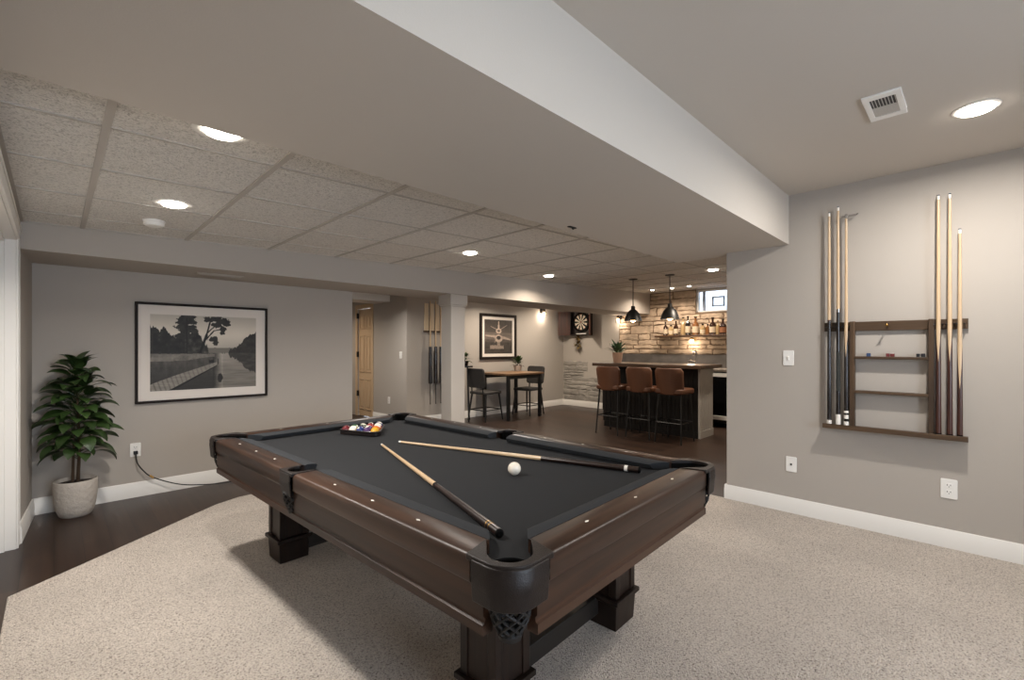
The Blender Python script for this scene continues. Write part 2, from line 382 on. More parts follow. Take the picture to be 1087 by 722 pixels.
for z in (.42, 1.15, 1.87):
    obj('hinge', MB().box(-.022, .245, z-.05, .012, .275, z+.05), M_black, d2)
# windows
def window(name, loc, w, h, depth, axis):
    r = bpy.data.objects.new(name, None); COL.objects.link(r); r['kind'] = 'structure'; r.location = loc
    if axis == 'y': r.rotation_euler = (0, 0, PI/2)     # local x runs along the wall
    f = .05
    obj('frame', MB().box(-w/2, 0, -h/2, -w/2+f, depth, h/2).box(w/2-f, 0, -h/2, w/2, depth, h/2).box(-w/2+f, 0, -h/2, w/2-f, depth, -h/2+f).box(-w/2+f, 0, h/2-f, w/2-f, depth, h/2), M_white, r, bevel=.003)
    obj('sash', MB().box(-.02, depth*.4, -h/2+f, .02, depth*.7, h/2-f), M_white, r)
    obj('pane', MB().box(-w/2+f, depth*.5, -h/2+f, w/2-f, depth*.5+.004, h/2-f), M_pane, r)
    return r
window('window_1', (1.0, -2.72, 1.3), 1.8, 1.2, .1, 'x')
w2 = bpy.data.objects.new('window_2', None); COL.objects.link(w2); w2['kind'] = 'structure'; w2.location = (8.1, (WY0+WY1)/2, (WZ0+WZ1)/2)
wy, wz = (WY1-WY0)/2, (WZ1-WZ0)/2
obj('frame', MB().box(.02, -wy, -wz, .10, -wy+.03, wz).box(.02, wy-.03, -wz, .10, wy, wz).box(.02, -wy, -wz, .10, wy, -wz+.025).box(.02, -wy, wz-.025, .10, wy, wz), M_white, w2, bevel=.003)
M_sash = mat('sash_grey', (150, 156, 168), .5)
obj('sash', MB().box(.06, wy-.13, -wz+.025, .09, wy-.09, wz-.025)
    .box(.05, .0, -.10, .08, .02, .07).box(.05, .19, -.10, .08, .21, .07).box(.05, .0, .05, .08, .21, .07).box(.05, .0, -.10, .08, .21, -.08), M_sash, w2)
obj('pane', MB().box(.07, -wy+.03, -wz+.025, .073, wy-.03, wz-.025), M_pane, w2)
struct('window_well', boxes([(9.0, 2.2, 1.6, 9.1, 3.9, 2.9), (8.25, 2.1, 1.6, 9.1, 2.2, 2.9), (8.25, 3.9, 1.6, 9.1, 4.0, 2.9), (8.25, 2.1, 1.5, 9.1, 4.0, 1.6)]), mat('well_stone', (226, 228, 230), .9, var=.2, vscale=14))
# stone facing of the bar wall
M_stone = mat('ledge_stone', (182, 162, 140), .9, bump=1.0, bscale=13, var=.34, vscale=6)
M_stoneg = mat('ledge_stone_grey', (150, 145, 138), .85, bump=.5, bscale=28, var=.18, vscale=5)
M_mortar = mat('mortar', (118, 100, 82), .95, bump=.4, bscale=60)
def stones(y0, y1, z0, z1, seed, skip=None, hole=None, depth=(.010, .024), hr=(.07, .17), wr=(.18, .60)):
    R = random.Random(seed); m = MB(); z = z0
    while z < z1 - .02:
        h = min(R.uniform(*hr), z1 - z)
        if z1 - z - h < .05: h = z1 - z
        y = y0 - R.uniform(0, .2)
        while y < y1:
            w = R.uniform(*wr); a, b = max(y, y0), min(y+w, y1); z_, h_ = z, h
            if hole and z + h > hole[2] and a < hole[1] and b > hole[0]:
                if z > hole[2] - .04:
                    if b > hole[1]: a = hole[1]
                    elif a < hole[0]: b = hole[0]
                    else: b = a
                else: h_ = hole[2] - z
            if b - a > .04 and not (skip and skip((a+b)/2, z+h/2, a, b, z, z+h)):
                parts = [(a, b, z, z+h_)]
                if h_ > .11 and R.random() < .4: q_ = z+h_*R.uniform(.4, .6); parts = [(a, b, z, q_), (a, b, q_, z+h_)]
                for a_, b_, c_, d_ in parts:
                    g = .0015; dp = R.uniform(*depth); j = lambda s=.009: R.uniform(-s, s)
                    n = 7; ring = []
                    cy, cz = (a_+b_)/2, (c_+d_)/2; hw, hh = (b_-a_)/2-g, (d_-c_)/2-g
                    base = []; top = []
                    pts = []
                    for t in range(n): pts.append((-1+2*t/n, -1))
                    for t in range(2): pts.append((1, -1+t))
                    for t in range(n): pts.append((1-2*t/n, 1))
                    for t in range(2): pts.append((-1, 1-t))
                    for u, v in pts:
                        yy, zz = cy+u*hw+j(.012), cz+v*hh+j(.010)
                        base.append((8.1, yy, zz))
                        top.append((8.1-dp+j(.005), cy+(yy-cy)*(1-.02/max(hw, .03))+0, cz+(zz-cz)*(1-.012/max(hh, .02))))
                    q = len(pts); ctr = (8.1-dp-.006+j(.004), cy, cz)
                    vs = base + top + [ctr]
                    fs = [(i, (i+1) % q, q+(i+1) % q, q+i) for i in range(q)] + [(q+i, q+(i+1) % q, 2*q) for i in range(q)]
                    m.add(vs, fs)
            y += w
        z += h
    return m
sk = bpy.data.objects.new('stone_wall', None); COL.objects.link(sk); sk['kind'] = 'structure'; sk.location = (0, 0, 0)
obj('mortar_bed', boxes([(8.092, 1.46, 1.15, 8.1, WY0, ZC(8.1)), (8.092, WY1, 1.15, 8.1, 5.05, ZC(8.1)), (8.092, WY0, 1.15, 8.1, WY1, WZ0)]), M_mortar, sk)
obj('stone_facing', stones(1.46, 5.05, 1.155, ZC(8.1)-.01, 3, None, (WY0-.005, WY1+.005, WZ0-.005)), M_stone, sk, smooth=0)
obj('grey_stone_facing', stones(5.05, 6.48, .13, 1.25, 5, lambda cy, cz, a, b, c, d: cz > .86 + .30*math.sin(cy*5.1+1.2)*(1 if cy < 6 else .3), depth=(.003, .014), hr=(.08, .13)), M_stoneg, sk, smooth=0)

# ------------------------------------------------------------------ pool table
HT = .73; A, B = .705, 1.26
pt = thing('pool_table', 'large walnut pool table with dark grey cloth and leather net pockets', 'pool table', (1.425, 2.066, .010), math.radians(2.41))
z0 = -.010                                                           # local floor offset: heights below are above the wood floor
YL, YR = .075, .01                                                    # side pocket centres
HU = .080; HR_ = .060; SR = .056; SU = .058
def arc(cx, cy, r, a0, a1, n=10):
    return [(cx+r*math.cos(a0+(a1-a0)*k/n), cy+r*math.sin(a0+(a1-a0)*k/n)) for k in range(n+1)]
bx, by = A-.085, B-.085
poly = []
for sx, sy, a in ((1, -1, PI/2), (1, 1, PI), (-1, 1, 1.5*PI), (-1, -1, 2*PI)):
    cx, cy = sx*(A-HU), sy*(B-HU)
    if sx == 1 and sy == -1:
        poly += arc(cx, cy, HR_+.002, PI*1.02, PI*.48)              # from bottom edge to right edge
        poly += arc(A-SU, YR, SR+.003, 1.30*PI, .70*PI)
    elif sx == 1 and sy == 1: poly += arc(cx, cy, HR_+.002, 1.52*PI, .98*PI)
    elif sx == -1 and sy == 1:
        poly += arc(cx, cy, HR_+.002, 2.02*PI, 1.48*PI)
        poly += arc(-(A-SU), YL, SR+.003, .30*PI, -.30*PI)
    else: poly += arc(cx, cy, HR_+.002, .52*PI, -.02*PI)
obj('bed', MB().prism(poly, HT-.075+z0, HT-.040+z0), M_cloth, pt, smooth=30)
obj('slate_frame', boxes([(-.60, -1.14, HT-.12+z0, .60, 1.14, HT-.076+z0)]), M_void, pt)
CZ = HT-.040
def rail_piece(axis, s, t0, t1, cut0, cut1, sights):
    """axis 'y' runs along Y on side s; cut = how far the cushion nose retreats at each end"""
    half = A if axis == 'y' else B
    mt = M_walnut_y if axis == 'y' else M_walnut_x
    def m4(p):      # (outward offset from rail edge inward w, along t, z)
        w, t, z = p; q = half - w
        return (s*q, t, z+z0) if axis == 'y' else (t, s*q, z+z0)
    prof = [(.107, HT-.005), (.100, HT), (.016, HT), (.006, HT-.003), (.001, HT-.010), (0, HT-.018), (0, HT-.066), (.004, HT-.074), (.013, HT-.076), (.107, HT-.076)]
    sl = lambda w, c: .40*max(0, w-.016) if c > .05 else 0              # wood is cut on a slant at the corner pockets
    n = len(prof); vs = [m4((w, t0+sl(w, cut0), z)) for w, z in prof] + [m4((w, t1-sl(w, cut1), z)) for w, z in prof]
    mb = MB().add(vs, [tuple(range(n)), tuple(range(n, 2*n))[::-1]] + [(i, (i+1) % n, n+(i+1) % n, n+i) for i in range(n)])
    rail = obj('rail', mb, mt, pt, smooth=50)
    cpf = [(.107, HT-.003, 0), (.125, HT-.001, .25), (.165, HT-.008, .9), (.172, HT-.014, 1), (.160, HT-.036, .8), (.107, HT-.042, 0)]
    n = len(cpf)
    cf = lambda c, k: .036+.070*k if c > .05 else c*k
    vs = [m4((w, t0+cf(cut0, k), z)) for w, z, k in cpf] + [m4((w, t1-cf(cut1, k), z)) for w, z, k in cpf]
    mb = MB().add(vs, [tuple(range(n)), tuple(range(n, 2*n))[::-1]] + [(i, (i+1) % n, n+(i+1) % n, n+i) for i in range(n)])
    obj('cushion', mb, M_cushion, rail, smooth=50)
    for t in sights:
        a = .011; b = .0055; vs = []
        for dz in (-.004, .0008):
            vs += [m4((.055+du, t+dv, HT+dz)) for du, dv in ((-b, 0), (0, a), (b, 0), (0, -a))]
        obj('sight', MB().hexa(vs), M_pearl, rail)
EC = .149                                                             # rail ends before the corner
for s in (-1, 1):
    yc = YL if s < 0 else YR
    k = B
    rail_piece('y', s, -B+EC, yc-.066, .105, .014, [-.28, -.55, -.82] if s > 0 else [-.26, -.54, -.81])
    rail_piece('y', s, yc+.066, B-EC, .014, .105, [.28, .55, .82] if s > 0 else [.36, .61, .87])
    rail_piece('x', s, -A+EC, A-EC, .105, .105, [-.30, .015, .33])
    # aprons with a lower lip
for axis, s in (('y', -1), ('y', 1), ('x', -1), ('x', 1)):
    half = A if axis == 'y' else B; ln = (B if axis == 'y' else A) - .115
    prof = [(.014, .655), (.016, .575), (.022, .570), (.022, .562), (.020, .556), (.013, .553), (.013, .527), (.017, .524), (.05, .524), (.05, .655)]
    n = len(prof)
    def m4(w, t, z): return (s*(half-w), t, z+z0) if axis == 'y' else (t, s*(half-w), z+z0)
    vs = [m4(w, -ln, z) for w, z in prof] + [m4(w, ln, z) for w, z in prof]
    obj('apron', MB().add(vs, [tuple(range(n)), tuple(range(n, 2*n))[::-1]] + [(i, (i+1) % n, n+(i+1) % n, n+i) for i in range(n)]), M_walnut_y if axis == 'y' else M_walnut_x, pt, smooth=15)
# inner carcass closing the underside
obj('carcass', MB().box(-A+.06, -B+.13, .53+z0, A-.06, B-.13, .60+z0).box(-A+.13, -B+.06, .53+z0, A-.13, B-.06, .60+z0), M_stretch, pt)
def pocket(path_fn, hole_c, skirt_pts, ring_poly, net_c, net_r, flip):
    pk = obj('pocket', MB(), M_leather, pt) if False else None
def make_pocket(M, ring, skirt, hc, hr, zt, skirt_drop, net_top, net_bot, nc, nr, arcr):
    """M maps corner coordinates (u, v, z) to table coordinates"""
    m = MB(); m.prism(ring, zt-.012, zt+.004, 0, M)
    # leather drop, thickened
    inn = []
    n = len(skirt)
    for i in range(n):
        a = Vector(skirt[max(i-1, 0)]); b = Vector(skirt[min(i+1, n-1)]); t = (b-a).normalized(); nn = Vector((-t.y, t.x))
        inn.append(nn)
    rows = [(0.0, zt-.004), (.004, zt-.012), (.003, zt-.03), (.005, zt-.034), (.002, zt-skirt_drop*.6), (-.002, zt-skirt_drop)]
    vs = []; fs = []
    for off, z in rows:
        for (x, y), nn in zip(skirt, inn): vs.append((x - nn.x*off, y - nn.y*off, z))
    for off, z in rows[::-1]:
        for (x, y), nn in zip(skirt, inn): vs.append((x - nn.x*(off-.008), y - nn.y*(off-.008), z))
    R = len(rows)*2
    for i in range(R):
        for k in range(n-1):
            j = (i+1) % R; fs.append((i*n+k, i*n+k+1, j*n+k+1, j*n+k))
    fs += [tuple(i*n for i in range(R)), tuple(i*n+n-1 for i in range(R))[::-1]]
    m.add(vs, fs, 0, M)
    pk = obj('pocket', m, [M_leather], pt, smooth=40, bevel=.0025)
    lr = hr-.0025
    w = MB().lathe([(lr, zt-.044), (lr, net_top)], 28, 0, M @ T(hc[0], hc[1], 0), cap=False)
    pa = ([(.100, .186)] if hc[1] else []) + arc(hc[0], hc[1], lr, arcr[0], arcr[1], 24) + ([(.186, .100)] if hc[1] else []); na = len(pa)
    w.add([(x, y, zt-.008) for x, y in pa]+[(x, y, zt-.044) for x, y in pa], [(i, i+1, na+i+1, na+i) for i in range(na-1)], 0, M)
    obj('lining', w, M_void, pk)
    w = MB(); H = net_top - net_bot; K = 9
    for d in (1, -1):
        for k in range(K):
            p = []
            for i in range(9):
                f = i/8; r = nr*(1-.45*f**2); a = 2*PI*k/K + d*f*1.9
                p.append((nc[0]+r*math.cos(a), nc[1]+r*math.sin(a), net_top - H*f))
            w.tube(p, .0042, 5, 0, M)
    w.lathe([(nr*.95, net_top-.006), (nr*1.04, net_top), (nr*.95, net_top+.006)], 20, 0, M @ T(nc[0], nc[1], 0), cap=False)
    w.lathe([(0, net_bot-.022), (nr*.55, net_bot-.018), (nr*.62, net_bot-.004), (nr*.5, net_bot+.006), (0, net_bot+.008)], 16, 0, M @ T(nc[0], nc[1], 0), cap=False)
    obj('net', w, M_net, pk, clean=False)
u = HU
ring = [(-.006, .158), (.099, .188)] + arc(u, u, HR_, .75*PI, 1.75*PI, 24) + [(.188, .099), (.158, -.006)] + arc(u, u, .087, 1.5*PI, PI, 14)
skirt = [(-.007, .135)] + arc(u, u, .088, PI, 1.5*PI, 16) + [(.135, -.007)]
for sx, sy in ((-1, -1), (1, -1), (1, 1), (-1, 1)):
    M = Matrix(((-sx, 0, 0, sx*A), (0, -sy, 0, sy*B), (0, 0, 1, z0), (0, 0, 0, 1)))
    make_pocket(M, ring, skirt, (u, u), HR_, HT, .112, .617, .535, (.072, .072), .056, (.75*PI, 1.75*PI))
for s, yc in ((-1, YL), (1, YR)):
    M = Matrix(((-s, 0, 0, s*A), (0, 1, 0, yc), (0, 0, 1, z0), (0, 0, 0, 1)))
    rg = [(-.006, -.068), (-.006, .068), (.10, .068)] + arc(SU, 0, SR-.006, .38*PI, 1.62*PI, 18)[0:] + [(.10, -.068)]
    make_pocket(M, rg, [(-.006, .052), (-.007, .02), (-.007, -.02), (-.006, -.052)], (SU, 0), SR-.004, HT, .10, .64, .565, (.035, 0), .045, (.38*PI, 1.62*PI))
# legs and stretchers
for sx in (-1, 1):
    for sy in (-1, 1):
        w0, w1, w2_ = .082, .088, .102
        m = MB(); X, Y = sx*.378, sy*.880
        m.hexa([(X-w0, Y-w0, 0), (X+w0, Y-w0, 0), (X+w0, Y+w0, 0), (X-w0, Y+w0, 0), (X-w1, Y-w1, .112), (X+w1, Y-w1, .112), (X+w1, Y+w1, .112), (X-w1, Y+w1, .112)])
        m.hexa([(X-w1, Y-w1, .112), (X+w1, Y-w1, .112), (X+w1, Y+w1, .112), (X-w1, Y+w1, .112), (X-w2_, Y-w2_, .124), (X+w2_, Y-w2_, .124), (X+w2_, Y+w2_, .124), (X-w2_, Y+w2_, .124)])
        m.box(X-w2_, Y-w2_, .124, X+w2_, Y+w2_, .142)
        m.box(X-.080, Y-.080, .142, X+.080, Y+.080, .53)
        for a in (-1, 1):
            for b in (-1, 1):
                m.box(X+a*.068-.018, Y+b*.068-.018, .142, X+a*.068+.018, Y+b*.068+.018, .525)
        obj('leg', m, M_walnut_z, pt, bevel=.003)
for sy in (-1, 1):
    obj('stretcher', MB().box(-.30, sy*.83-.045, .05, .30, sy*.83+.045, .13), M_stretch, pt, bevel=.003)

# things lying on the cloth (world coordinates)
CT = HT - .040                                                       # cloth height above the wood floor
def cue_on_table(name, label, tip, butt, joint, style):
    t = Vector(tip); b = Vector(butt); d = (b-t); L = d.length; d.normalize()
    r = thing(name, label, 'pool cue', tuple(t))
    r.rotation_euler = d.to_track_quat('X', 'Z').to_euler()
    rt, rb = .0062, .0140; rad = lambda x: rt+(rb-rt)*x/L
    j = joint*L
    def seg(x0, x1, k=0): return MB().tube([(x0, 0, 0), (x1, 0, 0)], [rad(x0)+k, rad(x1)+k], 16)
    obj('shaft', seg(.022, j), M_maple_x, r)
    obj('ferrule', seg(.006, .022), M_ferrule, r)
    obj('tip', MB().tube([(0, 0, 0), (.006, 0, 0)], [rt*.8, rt], 12), M_tip, r)
    obj('joint_collar', seg(j, j+.018, .0006), M_ebony if style else M_rose_x, r)
    obj('butt', seg(j+.018, L), M_rose_x, r)
    m = MB()
    if style:
        for x in (L-.075, L-.055): m.tube([(x, 0, 0), (x+.005, 0, 0)], [rad(x)+.0007]*2, 16)
    else: m.tube([(L-.065, 0, 0), (L-.05, 0, 0)], [rad(L)+.0006]*2, 16)
    obj('ring', m, M_brass if style else M_ferrule, r)
    obj('bumper', MB().tube([(L, 0, 0), (L+.006, 0, 0), (L+.010, 0, 0)], [rb, rb*.95, rb*.6], 16), M_void, r)
    return r
cue_on_table('pool_cue', 'pool cue lying on the cloth with its dark butt by the near corner pocket', (1.376, 2.476, CT+.0075), (.962, 1.021, CT+.0155), .62, 1)
cue_on_table('pool_cue', 'pool cue lying on the cloth just behind the white cue ball', (1.490, 2.477, CT+.0075), (1.917, 1.093, CT+.0155), .66, 0)
tag(obj('cue_ball', MB().sphere((0, 0, 0), .030, 32), mat('ivory_ball', (236, 226, 210), .15, coat=.5), loc=(1.486, 1.476, CT+.030)), 'white cue ball alone on the grey cloth', 'pool ball')
# racked balls: apex on the left, base row at the right
ap = Vector((1.40, 2.99)); e1 = Vector((1.51, 2.755)) - ap             # apex -> near base corner
e1.normalize(); e2 = Matrix.Rotation(PI/3, 2) @ e1                      # apex -> far base corner (further right/back)
BR = .0286
names = {'yellow': (214, 160, 40), 'blue': (36, 52, 110), 'red': (150, 32, 30), 'purple': (74, 44, 96), 'orange': (214, 110, 34), 'green': (26, 84, 56), 'maroon': (104, 32, 40), 'black': (18, 17, 17)}
BM = {k: mat('ball_'+k, v, .12, coat=.6) for k, v in names.items()}
M_ballwhite = mat('ball_white', (232, 224, 210), .12, coat=.6)
layout = [[('maroon', 0)], [('yellow', 1), ('green', 0)], [('blue', 0), ('black', 0), ('green', 1)], [('purple', 0), ('purple', 1), ('red', 0), ('maroon', 1)], [('yellow', 0), ('orange', 0), ('orange', 1), ('red', 1), ('blue', 1)]]
for i, row in enumerate(layout):
    for j, (cname, stripe) in enumerate(row):
        c = ap + e1*(2*BR*1.005)*(i-j) + e2*(2*BR*1.005)*j
        mb = MB().sphere((0, 0, 0), BR, 24)
        for q, f in enumerate(mb.f):
            zc = sum(mb.v[k][2] for k in f)/len(f)/BR
            if (stripe and abs(zc) > .55) or (not stripe and zc > .93): mb.m[q] = 1
        o = obj('pool_ball', mb, [BM[cname], M_ballwhite], loc=(c.x, c.y, CT+BR+.0005), rot=(rnd.uniform(-.9, .9), rnd.uniform(-.9, .9), rnd.uniform(0, 6)))
        where = ['at the single-ball point', 'in the row of two', 'in the row of three', 'in the row of four', 'in the full row of five'][i]
        tag(o, f'{cname} {"and white striped" if stripe else "solid"} pool ball {where} of the triangle rack', 'pool ball', 'racked pool balls')
P3 = [ap, ap+e1*(8*BR*1.005), ap+e2*(8*BR*1.005)]; cen = (P3[0]+P3[1]+P3[2])/3
def rounded_tri(k, n=7):
    out = []
    for p in P3:
        d = (p-cen).normalized(); base = math.atan2(d.y, d.x)
        for q in range(n+1):
            t = base - PI/3 + 2*PI/3*q/n
            out.append((p.x+(BR+k)*math.cos(t), p.y+(BR+k)*math.sin(t)))
    return out
ro, ri = rounded_tri(.011), rounded_tri(.0012); n = len(ro)
vs = [(x, y, z) for z in (CT+.003, CT+.034) for x, y in ro] + [(x, y, z) for z in (CT+.003, CT+.034) for x, y in ri]
fs = []
for i in range(n):
    j = (i+1) % n
    fs += [(i, j, n+j, n+i), (2*n+j, 2*n+i, 3*n+i, 3*n+j), (n+i, n+j, 3*n+j, 3*n+i), (j, i, 2*n+i, 2*n+j)]
tag(obj('ball_rack', MB().add(vs, fs), M_ebony, bevel=.002), 'black triangle rack holding the balls on the cloth', 'ball rack')

# ------------------------------------------------------------------ cue rack on the right wall
rk = thing('cue_rack', 'dark wooden wall rack with two shelves between six standing cues', 'cue rack', (4.0, .393, .71))
RW = .372
obj('rail', MB().box(-.024, -RW, .678, 0, RW, .742), M_rackwood_y, rk, bevel=.002)
obj('base_shelf', MB().box(-.085, -RW, -.012, 0, RW, .012).box(-.09, -RW, -.012, -.082, RW, .020), M_rackwood_y, rk, bevel=.002)
for y in (-.205, .205): obj('stile', MB().box(-.050, y-.014, .012, 0, y+.014, .745), M_rackwood_z, rk, bevel=.002)
for z in (.255, .492): obj('shelf', MB().box(-.060, -.192, z-.009, 0, .192, z+.009), M_rackwood_y, rk, bevel=.002)
cue_y = (-.337, -.292, -.238, .235, .285, .338)
for y in cue_y:
    for s in (-1, 1): obj('clip', MB().tube([(-.022, y+s*.016, .71), (-.045, y+s*.021, .71), (-.064, y+s*.016, .71)], .004, 6), M_black, rk)
obj('peg', MB().tube([(-.022, .012, .706), (-.085, .012, .712)], .005, 8).sphere((-.088, .012, .712), .009, 10), M_brass, rk)
def wall_cue(label, y, top, style, x=-.050, tilt=0):
    L = top - .724
    r = thing('rack_cue', label, 'pool cue', (4.0+x, .393+y, .723), 0, 'cues standing in the wall rack')
    r.rotation_euler = (tilt, 0, 0)
    rb, rt = .0145, .0068; rad = lambda z: rb+(rt-rb)*z/L
    def seg(a, b, k=0): return MB().tube([(0, 0, a), (0, 0, b)], [rad(a)+k, rad(b)+k], 14)
    def splice(j, ln):                                                # pale points running down into the dark butt
        m = MB()
        for c0 in (PI, 0):
            vs = []; n = 8
            for i in range(n+1):
                t = i/n; z = j+.002-ln*t; hw = 1.15*(1-t)+.02
                for q in (-1, -.5, 0, .5, 1): vs.append(((rad(z)+.0006)*math.cos(c0+q*hw), (rad(z)+.0006)*math.sin(c0+q*hw), z))
            m.add(vs, [(i*5+q, i*5+q+1, (i+1)*5+q+1, (i+1)*5+q) for i in range(n) for q in range(4)])
        obj('splice', m, M_maple, r, clean=False)
    if style in (0, 1):
        j = .735 if style == 0 else .80
        obj('butt', seg(.03, j), M_ebony, r)
        obj('butt_cap', seg(.004, .03 if style == 0 else .075, .0006), M_ferrule, r)
        if style: obj('wrap', seg(.24, .52, .0005), M_wrap, r); obj('joint_collar', seg(j, j+.022, .0006), M_chrome, r); j += .022
        else: obj('joint_collar', seg(j, j+.012, .0006), M_rose, r); j += .012
        obj('shaft', seg(j, L-.03), M_maple, r)
    elif style == 2:
        j = .70
        splice(j, .22)
        obj('butt', seg(.105, j), M_ebony, r)
        obj('butt_cap', seg(.004, .03, .0006), M_ferrule, r)
        for a, b in ((.05, .075), (.09, .105)): obj('ring', seg(a, b, .0003), M_ferrule, r)
        for a, b in ((.03, .05), (.075, .09)): obj('butt_band', seg(a, b), M_ebony, r)
        obj('shaft', seg(j, L-.01, -.0005), M_maple, r)
    else:
        j = .68 if style == 3 else .56
        obj('butt', seg(.012, j), M_rose, r)
        obj('bumper', seg(0, .012), M_void, r)
        obj('shaft', seg(j, L-.03), M_maple, r)
        splice(j, .22 if style == 3 else .27)
    if style != 2:
        obj('ferrule', seg(L-.03, L-.006), M_ferrule, r)
        obj('tip', seg(L-.006, L), M_tip, r)
    else:
        obj('bridge_head', MB().box(-.004, -.055, L-.025, .004, .03, L-.012).tube([(0, -.055, L-.019), (0, -.068, L-.010)], .006, 8).tube([(0, .0, L-.035), (0, .0, L-.004)], .010, 10), M_chrome, r)
    return r
wall_cue('black butted cue at the end of the wall rack nearest the light switch', .338, 2.245, 0)
wall_cue('cue with a dark wrapped grip and silver joint in the wall rack', .285, 2.275, 1)
wall_cue('bridge stick with a silver crosspiece head in the wall rack', .238, 2.215, 2)
wall_cue('full height brown butted cue standing against the right upright of the wall rack', -.238, 2.235, 3)
wall_cue('brown butted cue between the two other brown cues in the wall rack', -.290, 2.232, 3)
wall_cue('shorter brown butted cue at the outer right end of the wall rack', -.335, 2.005, 4)
M_chalk = {'blue': mat('chalk_blue', (50, 70, 104), .9), 'red': mat('chalk_red', (104, 44, 46), .9), 'black': mat('chalk_black', (30, 30, 34), .9)}
for nm, y, k in (('blue', .115, 1), ('red', -.012, 2), ('black', -.165, 3)):
    m = MB().cbox((0, 0, .0105), (.022, .022, .021)); m.cbox((0, 0, .0215), (.018, .018, .002), 1)
    if nm != 'blue': m.cbox((0, .024, .0105), (.022, .018, .021))
    tag(obj('chalk_cube', m, [M_chalk[nm], M_plate if nm == 'red' else M_chalk[nm]], loc=(3.968, .393+y, 1.211+.0003), bevel=.001), f'{nm} cube of cue chalk on the upper rack shelf', 'chalk')

# ------------------------------------------------------------------ plates on the walls
def plate(name, label, cat, loc, normal, kind, w=.072, h=.115):
    rz = {'-x': -PI/2, '-y': 0}[normal]
    r = thing(name, label, cat, loc, rz)                              # local -y faces the room
    obj('plate', MB().prism(rrect(-w/2, -h/2, w/2, h/2, .006), 0, .006, 0, RX(PI/2)), M_plate, r, bevel=.0015)
    if kind == 'switch':
        obj('toggle', MB().box(-.005, -.016, -.012, .005, -.006, .012), M_plate, r, bevel=.001)
    elif kind == 'outlet':
        for z in (-.021, .021):
            f = obj('receptacle', MB().prism(rrect(-.016, -.014+z, .016, .014+z, .008), .006, .009, 0, RX(PI/2)), M_plate, r)
            obj('slot', MB().box(-.009, -.0096, z-.001, -.006, -.0088, z+.009).box(.006, -.0096, z-.001, .009, -.0088, z+.008).box(-.002, -.0096, z-.010, .002, -.0088, z-.005), M_slot, f)
    else:
        obj('jack', MB().box(-.006, -.009, -.007, .006, -.006, .007), M_slot, r)
    return r
plate('light_switch', 'white light switch on the wall to the left of the cue rack', 'light switch', (4.0, 1.002, 1.193), '-x', 'switch')
plate('cable_outlet', 'white jack plate low on the right wall below the light switch', 'wall plate', (4.0, .983, .379), '-x', 'jack')
plate('wall_outlet', 'white double power outlet low on the wall under the cue rack', 'outlet', (4.0, .108, .381), '-x', 'outlet', .078, .122)
wo = plate('wall_outlet', 'white power outlet with a black plug beside the potted plant', 'outlet', (.492, 5.04, .402), '-y', 'outlet')
plate('light_switch', 'white light switch on the hall wall past the doorway', 'light switch', (4.06, 6.675, 1.151), '-x', 'switch')
plate('wall_outlet', 'white outlet low on the hall wall beneath the switch', 'outlet', (4.06, 7.05, .374), '-x', 'outlet')
cd = thing('power_cord', 'black power cord plugged into the outlet and trailing along the baseboard', 'cord', (.492, 5.04, .381))
obj('plug', MB().box(-.014, -.040, -.014, .014, -.010, .014).tube([(0, -.03, -.01), (0, -.042, -.035)], .006, 8), M_black, cd, bevel=.003)
pth = [(0, -.042, -.03), (.01, -.050, -.09), (.05, -.055, -.16), (.10, -.06, -.215), (.20, -.07, -.275), (.32, -.085, -.325), (.46, -.10, -.352), (.60, -.11, -.366), (.80, -.10, -.3755), (1.05, -.085, -.3755), (1.4, -.07, -.3755), (1.8, -.07, -.3755)]
def smooth_path(p, k=5):
    P = [Vector(q) for q in p]; out = []
    for i in range(len(P)-1):
        a, b, c, d = P[max(i-1, 0)], P[i], P[i+1], P[min(i+2, len(P)-1)]
        for q in range(k):
            t = q/k; out.append(.5*((2*b)+(c-a)*t+(2*a-5*b+4*c-d)*t*t+(3*b-a-3*c+d)*t**3))
    return out+[P[-1]]
obj('cable', MB().tube(smooth_path(pth), .0048, 8), M_black, cd)
obj('cord_clip', MB().tube([(.090, -.058, -.205), (.115, -.062, -.228)], .009, 8), M_brass, cd)

# ------------------------------------------------------------------ pictures
def clamp(x): return 0 if x < 0 else 1 if x > 1 else x
def sstep(a, b, x):
    t = clamp((x-a)/(b-a)); return t*t*(3-2*t)
_h = {}
def hsh(i, j, s):
    k = (i, j, s)
    if k not in _h: _h[k] = random.Random(i*7349+j*1931+s*97).random()
    return _h[k]
def vn(x, y, s=0):
    i, j = math.floor(x), math.floor(y); fx, fy = x-i, y-j; fx = fx*fx*(3-2*fx); fy = fy*fy*(3-2*fy)
    return (hsh(i, j, s)*(1-fx)+hsh(i+1, j, s)*fx)*(1-fy)+(hsh(i, j+1, s)*(1-fx)+hsh(i+1, j+1, s)*fx)*fy
def fbm(x, y, s=0): return .5*vn(x, y, s)+.3*vn(2*x, 2*y, s+1)+.2*vn(4*x, 4*y, s+2)
def print_mesh(name, w, h, nx, ny, fn, mt, parent, loc):
    vs = []; cols = []
    for j in range(ny+1):
        for i in range(nx+1):
            u, v = i/nx, j/ny; vs.append((-w/2+w*u, 0, -h/2+h*v)); c = fn(u, v); cols += [*lin(c), 1.0]
    fs = [(j*(nx+1)+i, j*(nx+1)+i+1, (j+1)*(nx+1)+i+1, (j+1)*(nx+1)+i) for j in range(ny) for i in range(nx)]
    me = bpy.data.meshes.new(name); me.from_pydata(vs, [], fs); me.materials.append(mt)
    a = me.color_attributes.new('print', 'FLOAT_COLOR', 'POINT'); a.data.foreach_set('color', cols)
    o = bpy.data.objects.new(name, me); COL.objects.link(o); o.parent = parent; o.location = loc
    return o
